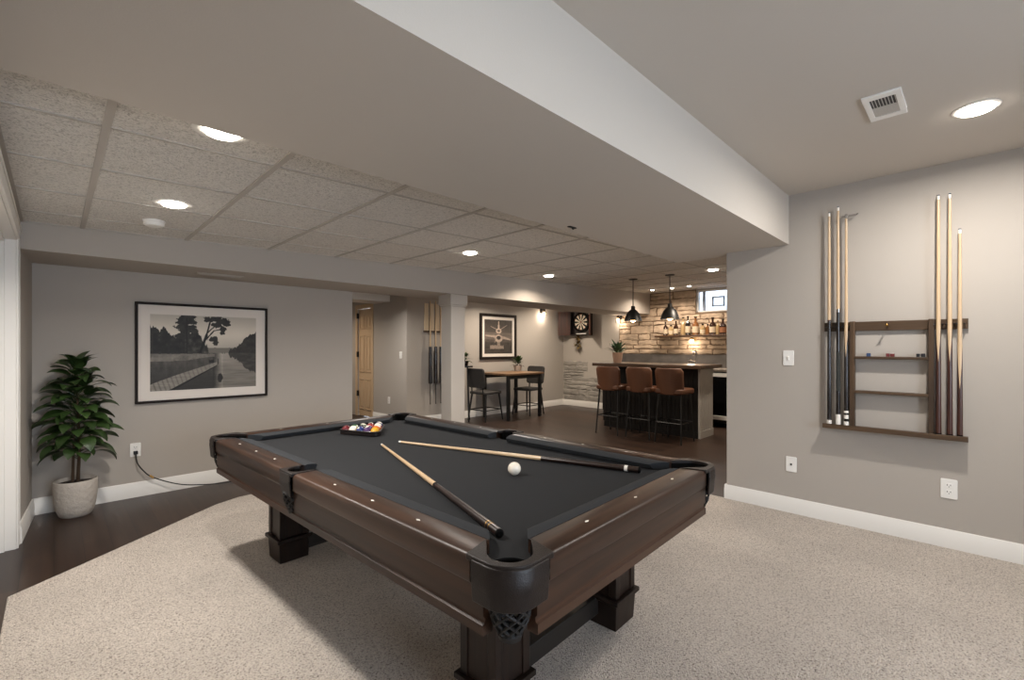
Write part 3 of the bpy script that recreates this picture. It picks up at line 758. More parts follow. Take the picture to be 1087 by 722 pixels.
def lake(u, v):
    n = fbm(u*26, v*18, 3)
    sky = 168+34*sstep(.5, .75, v)-26*sstep(.75, 1.05, v)+8*(fbm(u*5, v*5, 9)-.5)
    g = sky
    HZ = .49
    def treetop(x):      # left wood
        return .66+.16*math.exp(-((x-.03)/.07)**2)+.16*math.exp(-((x-.13)/.05)**2)+.10*math.exp(-((x-.31)/.12)**2)+.12*math.exp(-((x-.41)/.04)**2)-.30*sstep(.44, .60, x)+.15*(fbm(x*34, 1, 5)-.5)+.05*(vn(x*110, 4, 7)-.5)
    def right(x): return .50+.27*sstep(.66, 1.0, x)+.10*(fbm(x*34, 2, 6)-.5) if x > .64 else 0
    if v > HZ-.03:
        if u > .48 and v < .545+.045*fbm(u*9, 3, 8) and v > HZ: g = 118
        if u > .64 and v < right(u) and v > HZ: g = 44+34*n
        if u < .62 and v < treetop(u): g = 34+52*n*n+(26*n if .3 < u < .6 and v < .68 else 0)
        # tall pine
        for cx, cy, rx, ry in ((.31, .93, .065, .05), (.33, .985, .06, .03), (.29, .84, .07, .035), (.33, .80, .075, .03), (.30, .72, .08, .035), (.25, .90, .035, .018), (.385, .90, .03, .02), (.375, .85, .025, .02)):
            if ((u-cx)/rx/1.2)**2+((v-cy)/ry/1.35)**2 < .12+1.7*fbm(u*50, v*40, 11): g = 36+40*n
        if abs(u-.315) < .007 and .45 < v < .97: g = 40
        # leaning tree and its branches
        for (x0, y0), (x1, y1), wd in (((.43, .46), (.50, .74), .013), ((.50, .74), (.54, .96), .008), ((.47, .64), (.57, .80), .007), ((.57, .80), (.66, .83), .005), ((.50, .76), (.62, .92), .006)):
            t = clamp(((u-x0)*(x1-x0)+(v-y0)*(y1-y0))/((x1-x0)**2+(y1-y0)**2)); d = math.hypot(u-x0-t*(x1-x0), (v-y0-t*(y1-y0))*.72)
            if d < wd: g = 34
        for cx, cy, rx, ry in ((.52, .955, .05, .03), (.60, .965, .07, .03), (.675, .93, .05, .04), (.60, .88, .05, .03), (.66, .82, .03, .03), (.65, .77, .025, .02), (.56, .68, .045, .035), (.585, .63, .03, .025), (.70, .89, .03, .02)):
            if ((u-cx)/rx/1.15)**2+((v-cy)/ry/1.3)**2 < .05+1.8*fbm(u*54, v*42, 13): g = 38+34*n
    if v <= HZ:
        g = 150-30*sstep(.48, .15, v)+26*(fbm(u*6, v*60, 15)-.5)*(1+HZ-v)
        rt = HZ-(right(u)-HZ)*.95
        if u > .64 and v > rt-.02*n: g = 52+40*fbm(u*14, v*40, 17)
        if u < .56: g = g*.28+26+40*fbm(u*30, v*10, 19)*sstep(.05, .4, v)
        if .56 <= u < .66: g = g*(.30+.7*sstep(.54, .66, u+.03*(n-.5)))+14
        if u < .58 and v > .39+.05*sstep(.25, .58, u): g = 92+54*n if v < HZ-.015*n else 70
        if u < .2 and v > .385 and v < .44: g = 110+40*n
        if ((u-.63)/.03)**2+((v-.14)/.07)**2 < .4+fbm(u*40, v*40, 23)*.8: g = 50
    # dock
    def lerp(a, b, t): return a+(b-a)*t
    t = (u-0)/.60
    if 0 <= t <= 1:
        up = lerp(.085, .365, t**.9); lo = lerp(-.11, .325, t)
        lo2 = lo-.035*(1-t)-.012
        if lo < v < up: g = 132+34*fbm(u*10+v*26, v*60, 25)-(24 if (int((u*1.6+v*.4)*44) % 3 == 0) else 0)*(1-t*.6)-14
        elif lo2 < v <= lo: g = 34
    if abs(u-.61) < .006 and .33 < v < .41: g = 50
    if .52 < u < .57 and .355 < v < .385+.02*n: g = 44
    g = max(14, min(235, g)); g = 128+(g-128)*1.18-6; g = max(10, min(240, g)); return (g, g*.955, g*.89)
def jet(u, v):
    n = fbm(u*16, v*20, 31); g = 62+26*n-16*sstep(.55, .9, v)-10*sstep(.4, .1, v)
    x = u-.5
    if .42 < v < .62: g = 74+44*fbm(u*8, v*40, 33)
    if v < .34: g = 38+34*fbm(u*12, v*22, 35)
    if abs(v-.60-.0*u) < .012: g = 96
    def seg(x0, y0, x1, y1, w):
        t = clamp(((u-x0)*(x1-x0)+(v-y0)*(y1-y0))/((x1-x0)**2+(y1-y0)**2)); return math.hypot(u-x0-t*(x1-x0), (v-y0-t*(y1-y0))*1.25) < w*(1-.55*t)
    if seg(.5, .70, .5, .95, .035): g = 176
    if seg(.47, .70, .22, .80, .016) or seg(.53, .70, .80, .85, .014): g = 150
    if (x/.10)**2+((v-.67)/.075)**2 < 1: g = 196-40*n
    if (x/.055)**2+((v-.675)/.035)**2 < 1: g = 96
    if seg(.45, .50, .05, .53, .05) or seg(.55, .50, .93, .42, .055): g = 178-50*n
    if (x/.135)**2+((v-.45)/.115)**2 < 1: g = 190-50*n
    if (x/.075)**2+((v-.47)/.06)**2 < 1: g = 50
    if seg(.40, .46, .36, .33, .02): g = 130
    if abs(x) < .05 and .24 < v < .34: g = 150-50*n
    if .2 < u < .68 and .14 < v < .235+.02*n and n > .33: g = 150-30*n
    return (g, g*.90, g*.82)
M_print = vcol_mat('photo_print', .6)
def framed(label, loc, w, h, bar, mx, mz, fn, nx, ny):
    r = thing('framed_picture', label, 'picture', loc)
    d = .030
    obj('frame', MB().box(-w/2, -d, -h/2, -w/2+bar, 0, h/2).box(w/2-bar, -d, -h/2, w/2, 0, h/2).box(-w/2+bar, -d, -h/2, w/2-bar, 0, -h/2+bar).box(-w/2+bar, -d, h/2-bar, w/2-bar, 0, h/2), M_frame, r, bevel=.002)
    obj('mat_board', MB().box(-w/2+bar, -.014, -h/2+bar, w/2-bar, -.004, h/2-bar), M_matb, r)
    print_mesh('print', w-2*bar-2*mx, h-2*bar-2*mz, nx, ny, fn, M_print, r, (0, -.0148, 0))
    return r
framed('wide black framed photograph of a lake with a wooden dock and tall trees', (1.005, 5.04, 1.228), 1.035, .872, .020, .082, .080, lake, 250, 170)
framed('dark framed photograph of an aircraft seen head on above the pub table', (6.10, 6.5, 1.485), .965, .872, .052, .062, .058, jet, 84, 96)

# ------------------------------------------------------------------ potted plant by the left wall
pp = thing('potted_plant', 'tall leafy green plant in a pale textured pot in the corner', 'plant', (.118, 4.815, 0))
m = bpy.data.materials.new('pot_textured'); 
M_pot2 = mat('pot_textured_ceramic', (178, 170, 161), .8, bump=.9, bscale=38)
obj('pot', MB().lathe([(0, 0), (.082, 0), (.094, .010), (.112, .06), (.122, .13), (.127, .20), (.128, .262), (.126, .270), (.120, .272), (.116, .262), (.115, .24), (0, .24)], 40, cap=False), M_pot2, pp)
obj('soil', MB().lathe([(0, .236), (.118, .245), (0, .256)], 24, cap=False), M_soil, pp)
obj('stem', MB().tube([(.012, 0, .24), (.02, .005, .5), (.01, 0, .85), (.005, 0, 1.16)], [.011, .010, .008, .005], 8).tube([(-.018, .008, .24), (-.012, .005, .48), (-.005, 0, .7)], [.010, .008, .005], 8), M_stem, pp)
def leaf(m, base, yaw, pitch, L, Wd, droop, fold=.12, n=7, ylim=None, roll=0):
    vs = []; p = Vector(base); a = pitch; dirh = Vector((math.cos(yaw), math.sin(yaw), 0)); side0 = Vector((-math.sin(yaw), math.cos(yaw), 0))
    for i in range(n+1):
        t = i/n; w = Wd*.5*(math.sin(PI*min(1, t*1.02)**.78))**.85 if 0 < t < 1 else .0015
        d = dirh*math.cos(a)+Vector((0, 0, 1))*math.sin(a); up = -dirh*math.sin(a)+Vector((0, 0, 1))*math.cos(a)
        side = side0*math.cos(roll)+up*math.sin(roll)
        for k, s in enumerate((-1, -.5, 0, .5, 1)):
            q = p+side*(w*s)+up*(fold*w*abs(s)*(1.4-abs(s)*.5))
            if ylim is not None: q.y = min(q.y, ylim); q.x = max(q.x, -.235)
            vs.append(q)
        p = p+d*(L/n); a -= droop/n
    fs = [(i*5+k, i*5+k+1, (i+1)*5+k+1, (i+1)*5+k) for i in range(n) for k in range(4)]
    m.add(vs, fs)
fol = MB(); R = random.Random(11)
nl = 132
for i in range(nl):
    f = i/(nl-1); z = .47 + .66*f**.95
    yaw = 2.39996*i + R.uniform(-.2, .2)
    L = (.172 - .022*f**4)*R.uniform(.85, 1.1)
    reach = .10*(1-f**5)*R.uniform(.4, 1.05)
    if math.sin(yaw) > .45: L *= .72; reach *= .8
    pit = -.30 + .85*f + R.uniform(-.25, .25) + (.45 if f > .93 else 0)
    bp_ = (.01+reach*math.cos(yaw), reach*math.sin(yaw), z)
    leaf(fol, bp_, yaw, pit+.35, L, .088*R.uniform(.85, 1.15), 1.35+R.uniform(-.3, .5), ylim=.205, roll=R.uniform(-.5, .5))
    if reach > .02: fol.tube([(.008, 0, z-.05), (bp_[0]*.6, bp_[1]*.6, z-.018), bp_], .0028, 5)
for yaw in (-.5, 2.4, 4.2): leaf(fol, (.005, 0, 1.13), yaw, 1.05, .18, .062, 1.1, ylim=.205)
obj('foliage', fol, M_leaf, pp, clean=False, smooth=60)

# ------------------------------------------------------------------ ceiling fixtures
def can(label, x, y, z, r=.098, w=CAN_W, color=NEUT, lit=.58):
    t = thing('recessed_light', label, 'ceiling light', (x, y, z), 0, 'recessed ceiling lights')
    if z < 2.43: t.rotation_euler = (0, -math.atan(.026), 0)
    obj('trim_ring', MB().lathe([(r*lit+.001, .002), (r*lit+.004, -.004), (r*.9, -.005), (r, -.003), (r, 0)], 32, cap=False), M_white, t)
    obj('lens', MB().lathe([(0, -.016), (r*lit*.9, -.015), (r*lit, -.012), (r*lit, .001), (0, .001)], 28, cap=False), M_emis, t)
    lo = light('lamp', 'AREA', (0, 0, -.021), w, color, r*1.2, parent=t); lo.data.spread = math.radians(176 if z > 2.43 else 150)
    return t
def ct(label, x, y, **k): return can(label, x, y, ZC(x), **k)
can('bright recessed light in the plain ceiling above the cue rack', 3.19, -.01, 2.44, r=.088, lit=.74, w=34)
can('added lamp brightening the wide beam, unseen in the plain ceiling behind the viewer', 0.95, -.30, 2.44, r=.088, lit=.74, w=9)  # added lamp out of view, washes the beam face
can('recessed light in the plain ceiling by the rear wall corner', 3.0, -1.8, 2.44, r=.088, lit=.74, w=13)
ct('recessed light half hidden behind the edge of the wide beam', .464, 2.06, r=.10)
ct('recessed light in the tile next to the smoke detector', .494, 3.294, r=.10)
ct('recessed light over the middle of the tiled ceiling in front of the column', 2.786, 3.356, r=.10)
ct('recessed light by the soffit in front of the aircraft picture', 4.60, 3.93, color=WARM, w=20)
ct('recessed light close to the basement window and the wall end', 5.836, 2.295, color=WARM)
for lab, x, y in (('tiny downlight behind the pendant rod nearest the plant', 7.45, 3.98), ('tiny downlight between the two pendants near the stone wall', 7.45, 3.62), ('tiny downlight above the bottle shelf near the stone wall', 7.40, 3.30), ('tiny downlight in front of the basement window', 7.40, 2.45)):
    ct(lab, x, y, r=.042, w=12, color=AMBER)
ct('added hall lamp hidden behind the white bulkhead', 3.0, 8.1, w=16, color=AMBER)  # unseen warm lamp added to light the hall door
ct('nook downlight hidden behind the soffit over the pub table', 5.6, 5.75, w=26, color=WARM)
ct('added nook lamp hidden behind the soffit near the dartboard', 7.0, 5.75, w=22, color=WARM)  # extra lamp out of sight, added to brighten the dartboard wall
ct('added hall lamp hidden behind the soffit near the column', 3.15, 6.05, w=30, color=NEUT)  # another unseen lamp, added to lift the hall wall and bulkhead
sd = thing('smoke_detector', 'round white smoke detector on the tiled ceiling', 'smoke detector', (.47, 3.83, ZC(.47)))
obj('base', MB().lathe([(0, 0), (.062, 0), (.062, -.010), (0, -.010)], 28, cap=False), M_plate, sd)
obj('cover', MB().lathe([(.056, -.010), (.056, -.028), (.048, -.036), (0, -.038)], 28, cap=False), M_plate, sd)
vt = thing('ceiling_vent', 'white square vent in the plain ceiling', 'vent', (2.83, .30, 2.44))
obj('frame', MB().box(-.15, -.072, -.010, -.105, .072, 0).box(.105, -.072, -.010, .15, .072, 0).box(-.105, -.072, -.010, .105, -.048, 0).box(-.105, .048, -.010, .105, .072, 0), M_plate, vt, bevel=.002)
m = MB().box(.0, -.048, -.006, .105, .048, -.003)
for k in range(8): m.box(-.103, -.046+k*.012, -.007, .0, -.0435+k*.012, -.004)
for k in range(8): m.box(.002, -.046+k*.012, -.008, .103, -.040+k*.012, -.006)
obj('louver', m, mat('vent_grey', (190, 187, 182), .6), vt); obj('duct', MB().box(-.105, -.048, -.004, .105, .048, -.001), M_slot, vt)
sv = thing('soffit_vent', 'narrow painted vent under the soffit above the lake picture', 'vent', (1.04, 4.70, 1.915))
obj('frame', MB().box(-.18, -.05, -.006, .18, .05, 0), M_wall, sv, bevel=.002)
m = MB()
for k in range(5): m.box(-.165, -.036+k*.016, -.010, .165, -.028+k*.016, -.006)
obj('louver', m, M_wall, sv)
tag(obj('ceiling_hook', MB().box(-.035, -.012, -.006, .035, .012, 0).tube([(.0, 0, -.006), (.01, 0, -.014), (.02, 0, -.008)], .004, 6), M_black, loc=(2.41, 1.86, 2.064), bevel=.002), 'tiny black bracket under the wide beam', 'bracket')

# ------------------------------------------------------------------ hall cue holder
hc = thing('cue_holder', 'pale wooden cue holder high on the wall beside the column', 'cue rack', (4.60, 6.5, 0))
M_slat = wood('pale_slat', (206, 184, 150), (226, 206, 176), 2, .5)
for x in (-.165, -.055, .055, .155): obj('slat', MB().box(x-.038, -.022, 1.545, x+.038, 0, 2.02), M_slat, hc, bevel=.002)
obj('crossbar', MB().box(-.22, -.03, 1.535, .20, 0, 1.56), M_rackwood_y, hc, bevel=.002)
for i, (x, lab) in enumerate(((-.115, 'first cue hanging from the pale holder, furthest from the column'), (-.005, 'middle cue hanging from the pale holder beside the column'), (.10, 'hanging cue half hidden by the column edge'))):
    c = thing('hanging_cue', lab, 'pool cue', (4.60+x, 6.445, .33), 0, 'cues on the hall holder')
    obj('shaft', MB().tube([(0, 0, .93), (0, 0, 1.73)], [.013, .009], 12), M_maple, c)
    obj('butt', MB().tube([(0, 0, .34), (0, 0, .96)], [.030, .026], 12), M_ebony, c)
    obj('tip', MB().tube([(0, 0, 0), (0, 0, .34)], [.006, .008], 8).sphere((0, 0, 0), .011, 8), M_slot, c)

# ------------------------------------------------------------------ pub table, chairs and plants in the nook
pb = thing('pub_table', 'wooden topped table on dark square legs in the nook', 'table', (6.02, 6.03, 0))
obj('tabletop', MB().box(-.47, -.37, .785, .47, .37, .82), wood('table_oak', (92, 68, 48), (140, 108, 78), 0, .4), pb, bevel=.004)
for sx in (-1, 1):
    for sy in (-1, 1): obj('leg', MB().box(sx*.41-.026, sy*.31-.026, 0, sx*.41+.026, sy*.31+.026, .785), M_black, pb, bevel=.003)
for y in (-.3125, .3125): obj('apron', MB().box(-.378, y-.0125, .72, .378, y+.0125, .785), M_black, pb)
M_chair = mat('chair_fabric', (50, 47, 45), .7, bump=.15, bscale=300)
def make_chair(label, loc, rz):
    c = thing('pub_chair', label, 'chair', loc, rz, 'dark chairs at the pub table')       # local +x is forward
    obj('seat', MB().prism(rrect(-.21, -.21, .22, .21, .05), .465, .51), M_chair, c, bevel=.012)
    M = T(-.20, 0, .52) @ RY(-.16) @ Matrix(((0, 0, 1, 0), (1, 0, 0, 0), (0, 1, 0, 0), (0, 0, 0, 1)))
    obj('backrest', MB().prism(rrect(-.20, .06, .20, .40, .05), -.02, .02, 0, M), M_chair, c, bevel=.010)
    for y in (-.13, .13): obj('back_post', MB().tube([(-.205, y, .48), (-.222, y, .66)], .012, 8), M_black, c)
    for sx in (-1, 1):
        for sy in (-1, 1): obj('leg', MB().tube([(sx*.17, sy*.165, .47), (sx*.225, sy*.205, 0)], [.018, .012], 8), M_black, c)
    z = .19; x, y = .202, .188
    obj('stretcher', MB().tube([(-x, -y, z), (x, -y, z)], .009, 6).tube([(-x, y, z), (x, y, z)], .009, 6).tube([(x, -y, z), (x, y, z)], .009, 6).tube([(-x, -y, z), (-x, y, z)], .009, 6), M_black, c)
    return c
ch = make_chair('dark chair at the end of the pub table next to the column', (5.40, 6.08, 0), .10)
dup(ch, (6.44, 6.02, 0), PI+.10, 'dark chair at the far end of the pub table under the small plant')
def small_plant(name, label, loc, pr, ph, n, L, Wd, pitch, mt_pot, mt_leaf, seed, droop=.5, top=.5):
    p = thing(name, label, 'plant', loc); R = random.Random(seed)
    obj('pot', MB().lathe([(0, 0), (pr*.72, 0), (pr*.8, ph*.2), (pr, ph*.92), (pr, ph), (pr*.86, ph), (pr*.82, ph*.85), (0, ph*.85)], 24, cap=False), mt_pot, p)
    f = MB()
    for k in range(n):
        yaw = 2.4*k; q = k/n
        leaf(f, (.25*pr*math.cos(yaw), .25*pr*math.sin(yaw), ph*.85+q*L*top), yaw, pitch+q*.7+R.uniform(-.2, .2), L*R.uniform(.8, 1.1)*(1-.25*q), Wd, droop, n=5)
    f.tube([(0, 0, ph*.8), (0, 0, ph+L*top)], .005, 6)
    obj('foliage', f, mt_leaf, p, clean=False, smooth=60)
    return p
M_terra = mat('clay_pot', (150, 122, 104), .8); M_potw = mat('pale_pot', (168, 156, 146), .7)
small_plant('small_potted_plant', 'small bushy plant in a pale pot on the pub table', (6.40, 6.26, .820), .085, .11, 22, .17, .07, .25, M_potw, M_leaf, 3, .6, .8)
# plant stand hidden behind the column edge
ps = thing('plant_stand', 'dark round stand carrying a plant behind the column', 'stand', (5.07, 6.25, 0))
obj('top', MB().lathe([(0, .93), (.14, .93), (.14, .955), (0, .955)], 28, cap=False), M_black, ps)
for k in range(3):
    a = 2*PI*k/3+.3; obj('leg', MB().tube([(.09*math.cos(a), .09*math.sin(a), .93), (.15*math.cos(a), .15*math.sin(a), 0)], .010, 8), M_black, ps)
small_plant('small_potted_plant', 'small dark plant peeping out from behind the white column', (5.07, 6.25, .955), .07, .09, 18, .15, .06, .2, M_ebony, M_leaf, 8, .7, .7)

# ------------------------------------------------------------------ sconces
def sconce(label, loc, rz, w):
    s = thing('wall_sconce', label, 'wall light', loc, rz)              # local -y faces the room
    obj('backplate', MB().box(-.035, -.015, -.09, .035, 0, .09), M_black, s, bevel=.004)
    obj('arm', MB().tube([(0, -.012, .04), (0, -.08, .05), (0, -.085, .02)], .008, 8), M_black, s)
    obj('socket', MB().lathe([(0, .13), (.028, .13), (.030, .0), (0, .0)], 16, 0, T(0, -.085, -.06), cap=False), M_brass if False else M_rackwood_z, s)
    obj('bulb', MB().sphere((0, -.085, -.105), .030, 16), M_bulb, s)
    obj('glass_shade', MB().lathe([(.032, -.05), (.058, -.10), (.060, -.16)], 20, 0, T(0, -.085, 0), cap=False), M_clear, s)
    light('lamp', 'POINT', (0, -.085, -.17), w, AMBER, .03, parent=s)
    return s
sconce('small wall light with a glowing bulb between the picture and the dartboard', (7.35, 6.5, 2.10), 0, 5)
sconce('small wall light with a glowing bulb on the stone wall above the bar plant', (8.06, 5.0, 1.93), -PI/2, 3.5)
ub = thing('shelf_light', 'round glowing bulb under the bottle shelf', 'wall light', (8.05, 3.515, 1.40), -PI/2)
obj('socket', MB().lathe([(0, .055), (.018, .055), (.020, .02), (0, .02)], 14, 0, T(0, -.06, 0), cap=False).tube([(0, 0, .05), (0, -.06, .05)], .006, 6), M_black, ub)
obj('bulb', MB().sphere((0, -.06, -.01), .038, 18), M_bulb, ub)
light('lamp', 'POINT', (0, -.10, -.06), 5, AMBER, .04, parent=ub)

# ------------------------------------------------------------------ dartboard cabinet
db = thing('dartboard_cabinet', 'dark dartboard cabinet on the wall with both its doors open', 'dartboard', (8.1, 5.97, 1.80), -PI/2)
cw, chh, dd = .265, .26, .09                                          # local x = -world y direction, -y faces the room
M_cab = wood('cabinet_wood', (44, 26, 19), (84, 50, 36), 2, .4)
obj('case', MB().box(-cw, -dd, -chh, cw, 0, -chh+.02).box(-cw, -dd, chh-.02, cw, 0, chh).box(-cw, -dd, -chh+.02, -cw+.02, 0, chh-.02).box(cw-.02, -dd, -chh+.02, cw, 0, chh-.02).box(-cw+.02, -.02, -chh+.02, cw-.02, 0, chh-.02), M_ebony, db, bevel=.002)
m = MB(); Rb = .215; M = T(0, -.05, .025) @ RX(PI/2)
m.lathe([(0, -.028), (Rb, -.028), (Rb, 0), (0, 0)], 40, 0, M, cap=False)
for k in range(20):
    a0_, a1_ = (k-.5)*PI/10, (k+.5)*PI/10
    for r0, r1, mi in ((.018, .10, 1 if k % 2 else 2), (.10, .108, 3 if k % 2 else 4), (.108, .162, 1 if k % 2 else 2), (.162, .170, 3 if k % 2 else 4)):
        vs = [];
        for z in (0, .003):
            for r_, a_ in ((r0, a0_), (r1, a0_), (r1, a1_), (r0, a1_)): vs.append((r_*math.cos(a_), r_*math.sin(a_), z))
        m.hexa(vs, mi, M)
m.lathe([(0, .004), (.018, .004), (.018, 0)], 16, 3, M, cap=False)
obj('dartboard', m, [M_void, mat('sisal_white', (222, 212, 192), .8), mat('sisal_black', (26, 24, 24), .8), mat('sisal_red', (120, 40, 34), .8), mat('sisal_green', (40, 70, 48), .8)], db, clean=False)
obj('score_strip', MB().box(-.13, -.055, -.235, .13, -.045, -.215), M_plate, db)
def cab_door(hx, ang):
    s = 1 if hx < 0 else -1
    d = MB(); ww = .262
    M = T(hx, -dd, 0) @ RZ(ang)
    d.box(0, -.02, -chh, s*ww, 0, chh, 0, M)
    d.box(s*.03, -.004, -chh+.03, s*(ww-.03), .006, chh-.03, 0, M)
    return d
obj('door', cab_door(-cw, PI+math.radians(38)), M_cab, db, bevel=.002)
obj('door', cab_door(cw, math.radians(121)), M_cab, db, bevel=.002)
sp = thing('wall_sprig', 'small dried sprig mounted under the dartboard', 'wall decoration', (8.09, 6.06, 1.33), -PI/2)
f = MB()
for k in range(26): leaf(f, (0, -.02, .06*(k % 4)-.03), PI*1.5+rnd.uniform(-1.5, 1.5), rnd.uniform(-.4, 1.2), .14, .045, .6, n=4)
obj('leaves', f, mat('dried_leaf', (112, 92, 52), .8), sp, clean=False); obj('stem', MB().tube([(0, -.006, -.16), (.01, -.02, -.05), (0, -.02, .1)], .006, 6), M_stem, sp)

# ------------------------------------------------------------------ bar
bc = thing('bar_counter', 'long bar with a dark panelled front and a wooden top', 'bar counter', (6.37, 2.69, 0))
BL = 1.56
m = MB().box(0, .02, 0, .46, BL, .98, 0)
k = 0
while k*.065 < BL-.05:
    m.box(-.008, .03+k*.065, .09, 0, .03+k*.065+.055, .95); k += 1
m.box(-.014, .02, 0, 0, BL, .09).box(-.014, .02, .93, 0, BL, .98)
M_barfront = wood('bar_front', (15, 13, 12), (28, 24, 21), 2, .5, spec=.25)
obj('cabinet', m, M_barfront, bc)
M_endpanel = mat('end_panel_paint', (176, 172, 166), .5)
m = MB().box(0, 0, 0, .46, .02, .98)
for k in range(7): m.box(.02+k*.06, -.005, .10, .072+k*.06, 0, .90)
m.box(0, -.010, 0, .46, 0, .10).box(0, -.010, .90, .46, 0, .98)
obj('end_panel', m, M_endpanel, bc)
obj('countertop', MB().box(-.18, -.10, .98, .55, BL+.12, 1.03), wood('bar_top', (46, 34, 26), (82, 62, 48), 1, .28, coat=.3), bc, bevel=.006)
# back bar
bb = thing('back_counter', 'stone worktop with a dark slate backsplash along the bar wall', 'counter', (7.5, 1.47, .89))
obj('worktop', MB().box(-.03, -.005, 0, .58, 3.60, .04), mat('worktop_stone', (120, 112, 104), .35, var=.2, vscale=20), bb, bevel=.004)
obj('backsplash', MB().box(.535, .0, .04, .59, 3.59, .26), mat('slate', (72, 68, 65), .6, bump=.5, bscale=18, var=.3, vscale=7), bb, bevel=.003)
def base_unit(label, y0, y1, doors):
    c = thing('base_cabinet', label, 'cabinet', (7.5, y0, 0)); w = y1-y0
    obj('body', MB().box(0, 0, .08, .58, w, .889).box(.05, 0, 0, .58, w, .08), M_barfront, c, bevel=.002)
    for k in range(doors):
        d = obj('door', MB().box(-.018, w*k/doors+.01, .11, -.0005, w*(k+1)/doors-.01, .86), M_barfront, c, bevel=.003)
        obj('handle', MB().tube([(-.04, w*(k+.5)/doors-.06, .80), (-.04, w*(k+.5)/doors+.06, .80)], .005, 8).tube([(-.018, w*(k+.5)/doors-.05, .80), (-.04, w*(k+.5)/doors-.05, .80)], .004, 6).tube([(-.018, w*(k+.5)/doors+.05, .80), (-.04, w*(k+.5)/doors+.05, .80)], .004, 6), M_chrome, d)
base_unit('dark base cabinet to the right of the drinks fridge', 1.47, 2.325, 2)
base_unit('dark base cabinet between the drinks fridge and the dartboard wall', 3.015, 5.05, 4)
wf = thing('wine_fridge', 'small glass door drinks fridge with a white frame under the counter', 'fridge', (7.5, 2.34, .08))
obj('body', MB().box(0, 0, 0, .38, .66, .80), M_black, wf)
obj('door', MB().box(-.03, .0, .05, -.002, .05, .79).box(-.03, .61, .05, -.002, .66, .79).box(-.03, .05, .05, -.002, .61, .11).box(-.03, .05, .73, -.002, .61, .79), M_plate, wf, bevel=.003)
obj('glass', MB().box(-.020, .05, .11, -.014, .61, .73), mat('dark_glass', (16, 16, 18), .08), wf)
obj('handle', MB().tube([(-.055, .63, .2), (-.055, .63, .64)], .008, 8).tube([(-.03, .63, .22), (-.055, .63, .22)], .006, 6).tube([(-.03, .63, .62), (-.055, .63, .62)], .006, 6), M_chrome, wf)
fc = thing('faucet', 'dark bar faucet on the back counter in front of the slate', 'faucet', (7.85, 3.37, .93))
obj('spout', MB().tube(smooth_path([(0, 0, 0), (0, 0, .2), (-.02, 0, .27), (-.07, 0, .295), (-.12, 0, .27), (-.13, 0, .21)], 4), .014, 10), M_chrome, fc)
obj('base', MB().lathe([(0, 0), (.03, 0), (.028, .02), (.018, .03), (0, .03)], 16, cap=False), M_chrome, fc)
obj('handle', MB().tube([(0, .0, .10), (0, .14, .13)], .008, 8).tube([(0, .14, 0), (0, .14, .16)], .010, 8), M_chrome, fc)
# bar plant
small_plant('bar_plant', 'spiky green plant in a clay pot at the end of the bar top', (6.55, 4.12, 1.03), .085, .165, 34, .22, .045, .35, M_terra, M_leaf2, 5, .25, .5)
# stools
M_tan = mat('tan_leather', (84, 50, 29), .55, bump=.1, bscale=220, var=.1, vscale=6)
st = thing('bar_stool', 'tan leather bar stool nearest the panelled end of the bar', 'bar stool', (5.96, 2.86, 0), 0, 'tan bar stools')   # local +x faces the bar
obj('seat', MB().prism(rrect(-.20, -.205, .21, .205, .07), .655, .725), M_tan, st, bevel=.02, seg=3)
vs = []; nu, nv = 12, 8
mb = MB()
def back_pt(u, v, off):
    w = .185+.015*v; y = (u*2-1)*w; z = .645+.355*v
    rc = .055; edge_y = max(0, abs(y)-(w-rc)); 
    if v < .22: y *= (.80+.20*math.sqrt(max(0, 1-((.22-v)/.22)**2)))
    if v > .87: y *= (.84+.16*math.sqrt(max(0, 1-((v-.87)/.13)**2)))
    x = -.215-.055*v+.085*(abs(u*2-1)**2.4)+off
    return (x, y, z)
for off in (0, .036):
    for j in range(nv+1):
        for i in range(nu+1): vs.append(back_pt(i/nu, j/nv, off))
Nn = (nu+1)*(nv+1); fs = []
for j in range(nv):
    for i in range(nu):
        a = j*(nu+1)+i; fs += [(a, a+1, a+nu+2, a+nu+1), (Nn+a+1, Nn+a, Nn+a+nu+1, Nn+a+nu+2)]
for i in range(nu): fs += [(i+1, i, Nn+i, Nn+i+1), (nv*(nu+1)+i, nv*(nu+1)+i+1, Nn+nv*(nu+1)+i+1, Nn+nv*(nu+1)+i)]
for j in range(nv): a = j*(nu+1); fs += [(a, a+nu+1, Nn+a+nu+1, Nn+a), (a+nu+nu+1, a+nu, Nn+a+nu, Nn+a+nu+nu+1)]
obj('backrest', mb.add(vs, fs), M_tan, st, bevel=.010, seg=3)
for sx in (-1, 1):
    for sy in (-1, 1): obj('leg', MB().tube([(sx*.14, sy*.155, .66), (sx*.195, sy*.185, 0)], [.013, .010], 8), M_black, st)
z = .27; x, y = .172, .173
obj('footrest', MB().tube([(-x, -y, z), (x, -y, z)], .008, 6).tube([(x, -y, z), (x, y, z)], .008, 6).tube([(x, y, z), (-x, y, z)], .008, 6).tube([(-x, y, z), (-x, -y, z)], .008, 6), M_black, st)
dup(st, (5.98, 3.32, 0), None, 'middle one of the three tan leather bar stools')
dup(st, (5.94, 3.80, 0), None, 'tan leather bar stool below the plant on the bar')
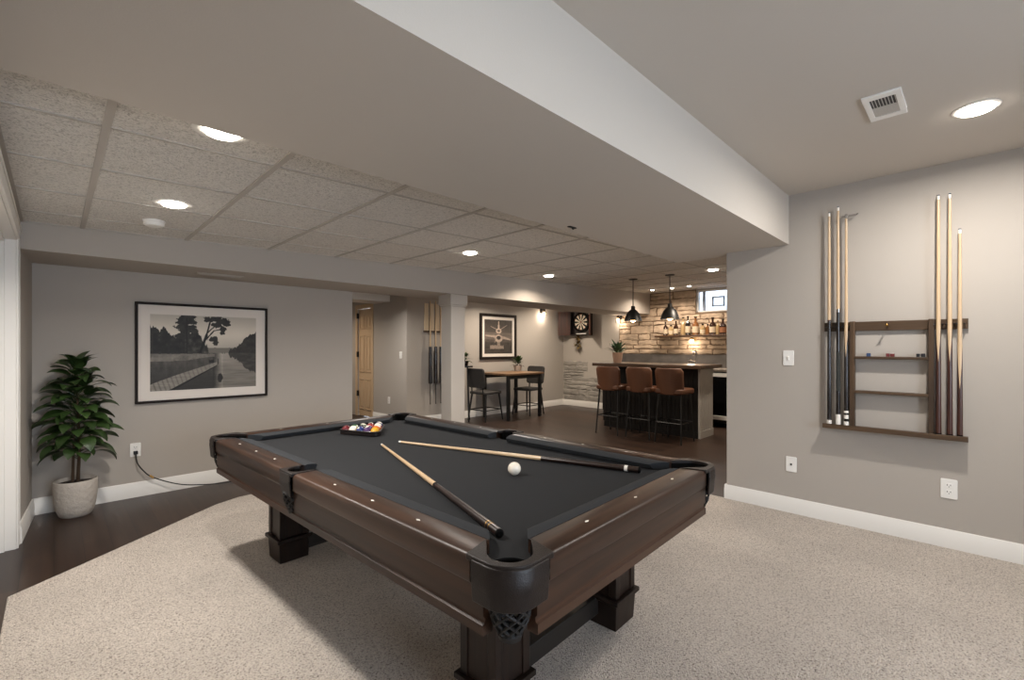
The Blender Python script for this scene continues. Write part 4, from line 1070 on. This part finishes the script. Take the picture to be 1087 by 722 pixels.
# pendants
def pendant(label, y, x=5.85):
    zc = ZC(x); p = thing('pendant_lamp', label, 'pendant lamp', (x, y, zc), 0, 'pendant lamps over the bar')
    obj('canopy', MB().lathe([(0, 0), (.062, 0), (.060, -.014), (.02, -.022), (0, -.022)], 24, cap=False), M_black, p)
    zb = 1.655 - zc
    obj('rod', MB().tube([(0, 0, -.02), (0, 0, zb+.19)], .0065, 8), M_black, p)
    obj('shade', MB().lathe([(.016, zb+.215), (.028, zb+.205), (.030, zb+.165), (.052, zb+.150), (.088, zb+.105), (.112, zb+.045), (.124, zb), (.120, zb), (.106, zb+.045), (.082, zb+.10), (.046, zb+.142), (.012, zb+.15)], 32, cap=False), M_black, p)
    obj('bulb', MB().sphere((0, 0, zb+.018), .038, 16), M_bulb, p)
    light('lamp', 'POINT', (0, 0, zb-.03), 5, AMBER, .035, parent=p)
    return p
pendant('black dome pendant lamp nearest the bar plant', 3.424)
pendant('black dome pendant lamp in front of the bottles', 2.872)
# shelf and bottles
sh = tag(obj('bottle_shelf', MB().box(7.86, 2.5, 1.462, 8.09, 4.16, 1.497), wood('shelf_wood', (44, 30, 20), (78, 56, 38), 1, .4), bevel=.004), 'dark wooden shelf of bottles on the stone wall', 'shelf')
M_amber = mat('amber_glass', (40, 21, 10), .08, coat=.5); M_dark = mat('dark_bottle', (22, 20, 18), .08, coat=.5); M_whis = mat('whiskey', (104, 66, 34), .1, coat=.5)
M_lab = mat('paper_label', (176, 160, 136), .8); M_labd = mat('brown_label', (120, 76, 46), .8); M_clearb = mat('clear_bottle', (140, 118, 84), .06, coat=.5)
bl = [(3.996, 1.751, 'dark beer-brown', M_amber, M_lab, .040, 'at the left end of the shelf'), (3.89, 1.687, 'squat clear', M_clearb, M_lab, .048, 'second from the left end'), (3.795, 1.755, 'dark brown', M_amber, M_lab, .040, 'third from the left under the pendant rim'),
      (3.661, 1.819, 'tall pale clear', M_clearb, None, .043, 'just right of the pendant'), (3.573, 1.835, 'tall black', M_dark, M_lab, .045, 'with a white label mid shelf'), (3.437, 1.82, 'wide shouldered pale', M_whis, M_lab, .055, 'with a big label right of the black bottle'),
      (3.311, 1.69, 'short round clear', M_clearb, M_lab, .046, 'in the low gap of the row'), (3.225, 1.68, 'low honey coloured', M_whis, None, .036, 'between the short round one and the wide brown one'), (3.140, 1.79, 'wide brown', M_amber, M_lab, .055, 'below the left side of the window'),
      (3.055, 1.736, 'slim pale', M_clearb, None, .034, 'between two wide brown bottles'), (2.972, 1.76, 'stout brown', M_amber, M_labd, .055, 'closest to the wall end')]
for y, top, kind, mt, lab, r, where in bl:
    b = thing('bottle', f'{kind} bottle {where}', 'bottle', (7.97, y, 1.497), 0, 'bottles on the stone wall shelf')
    H = top-1.497
    if H > .2: prof = [(0, 0), (r, 0), (r, H*.56), (r*.8, H*.65), (r*.34, H*.74), (r*.30, H*.92), (r*.36, H*.925), (r*.36, H*.95), (0, H*.95)]
    else: prof = [(0, 0), (r, 0), (r*1.02, H*.62), (r*.85, H*.72), (r*.4, H*.78), (r*.38, H*.88), (0, H*.88)]
    obj('glass_body', MB().lathe(prof, 18, cap=False), mt, b)
    obj('cap', MB().lathe([(0, H*.88 if H <= .2 else H*.93), (r*.42, H*.88 if H <= .2 else H*.93), (r*.42, H), (0, H)], 14, cap=False), M_dark, b)
    if lab: obj('label_band', MB().lathe([(r*1.015, H*.12), (r*1.02, H*.46)], 18, cap=False), lab, b)
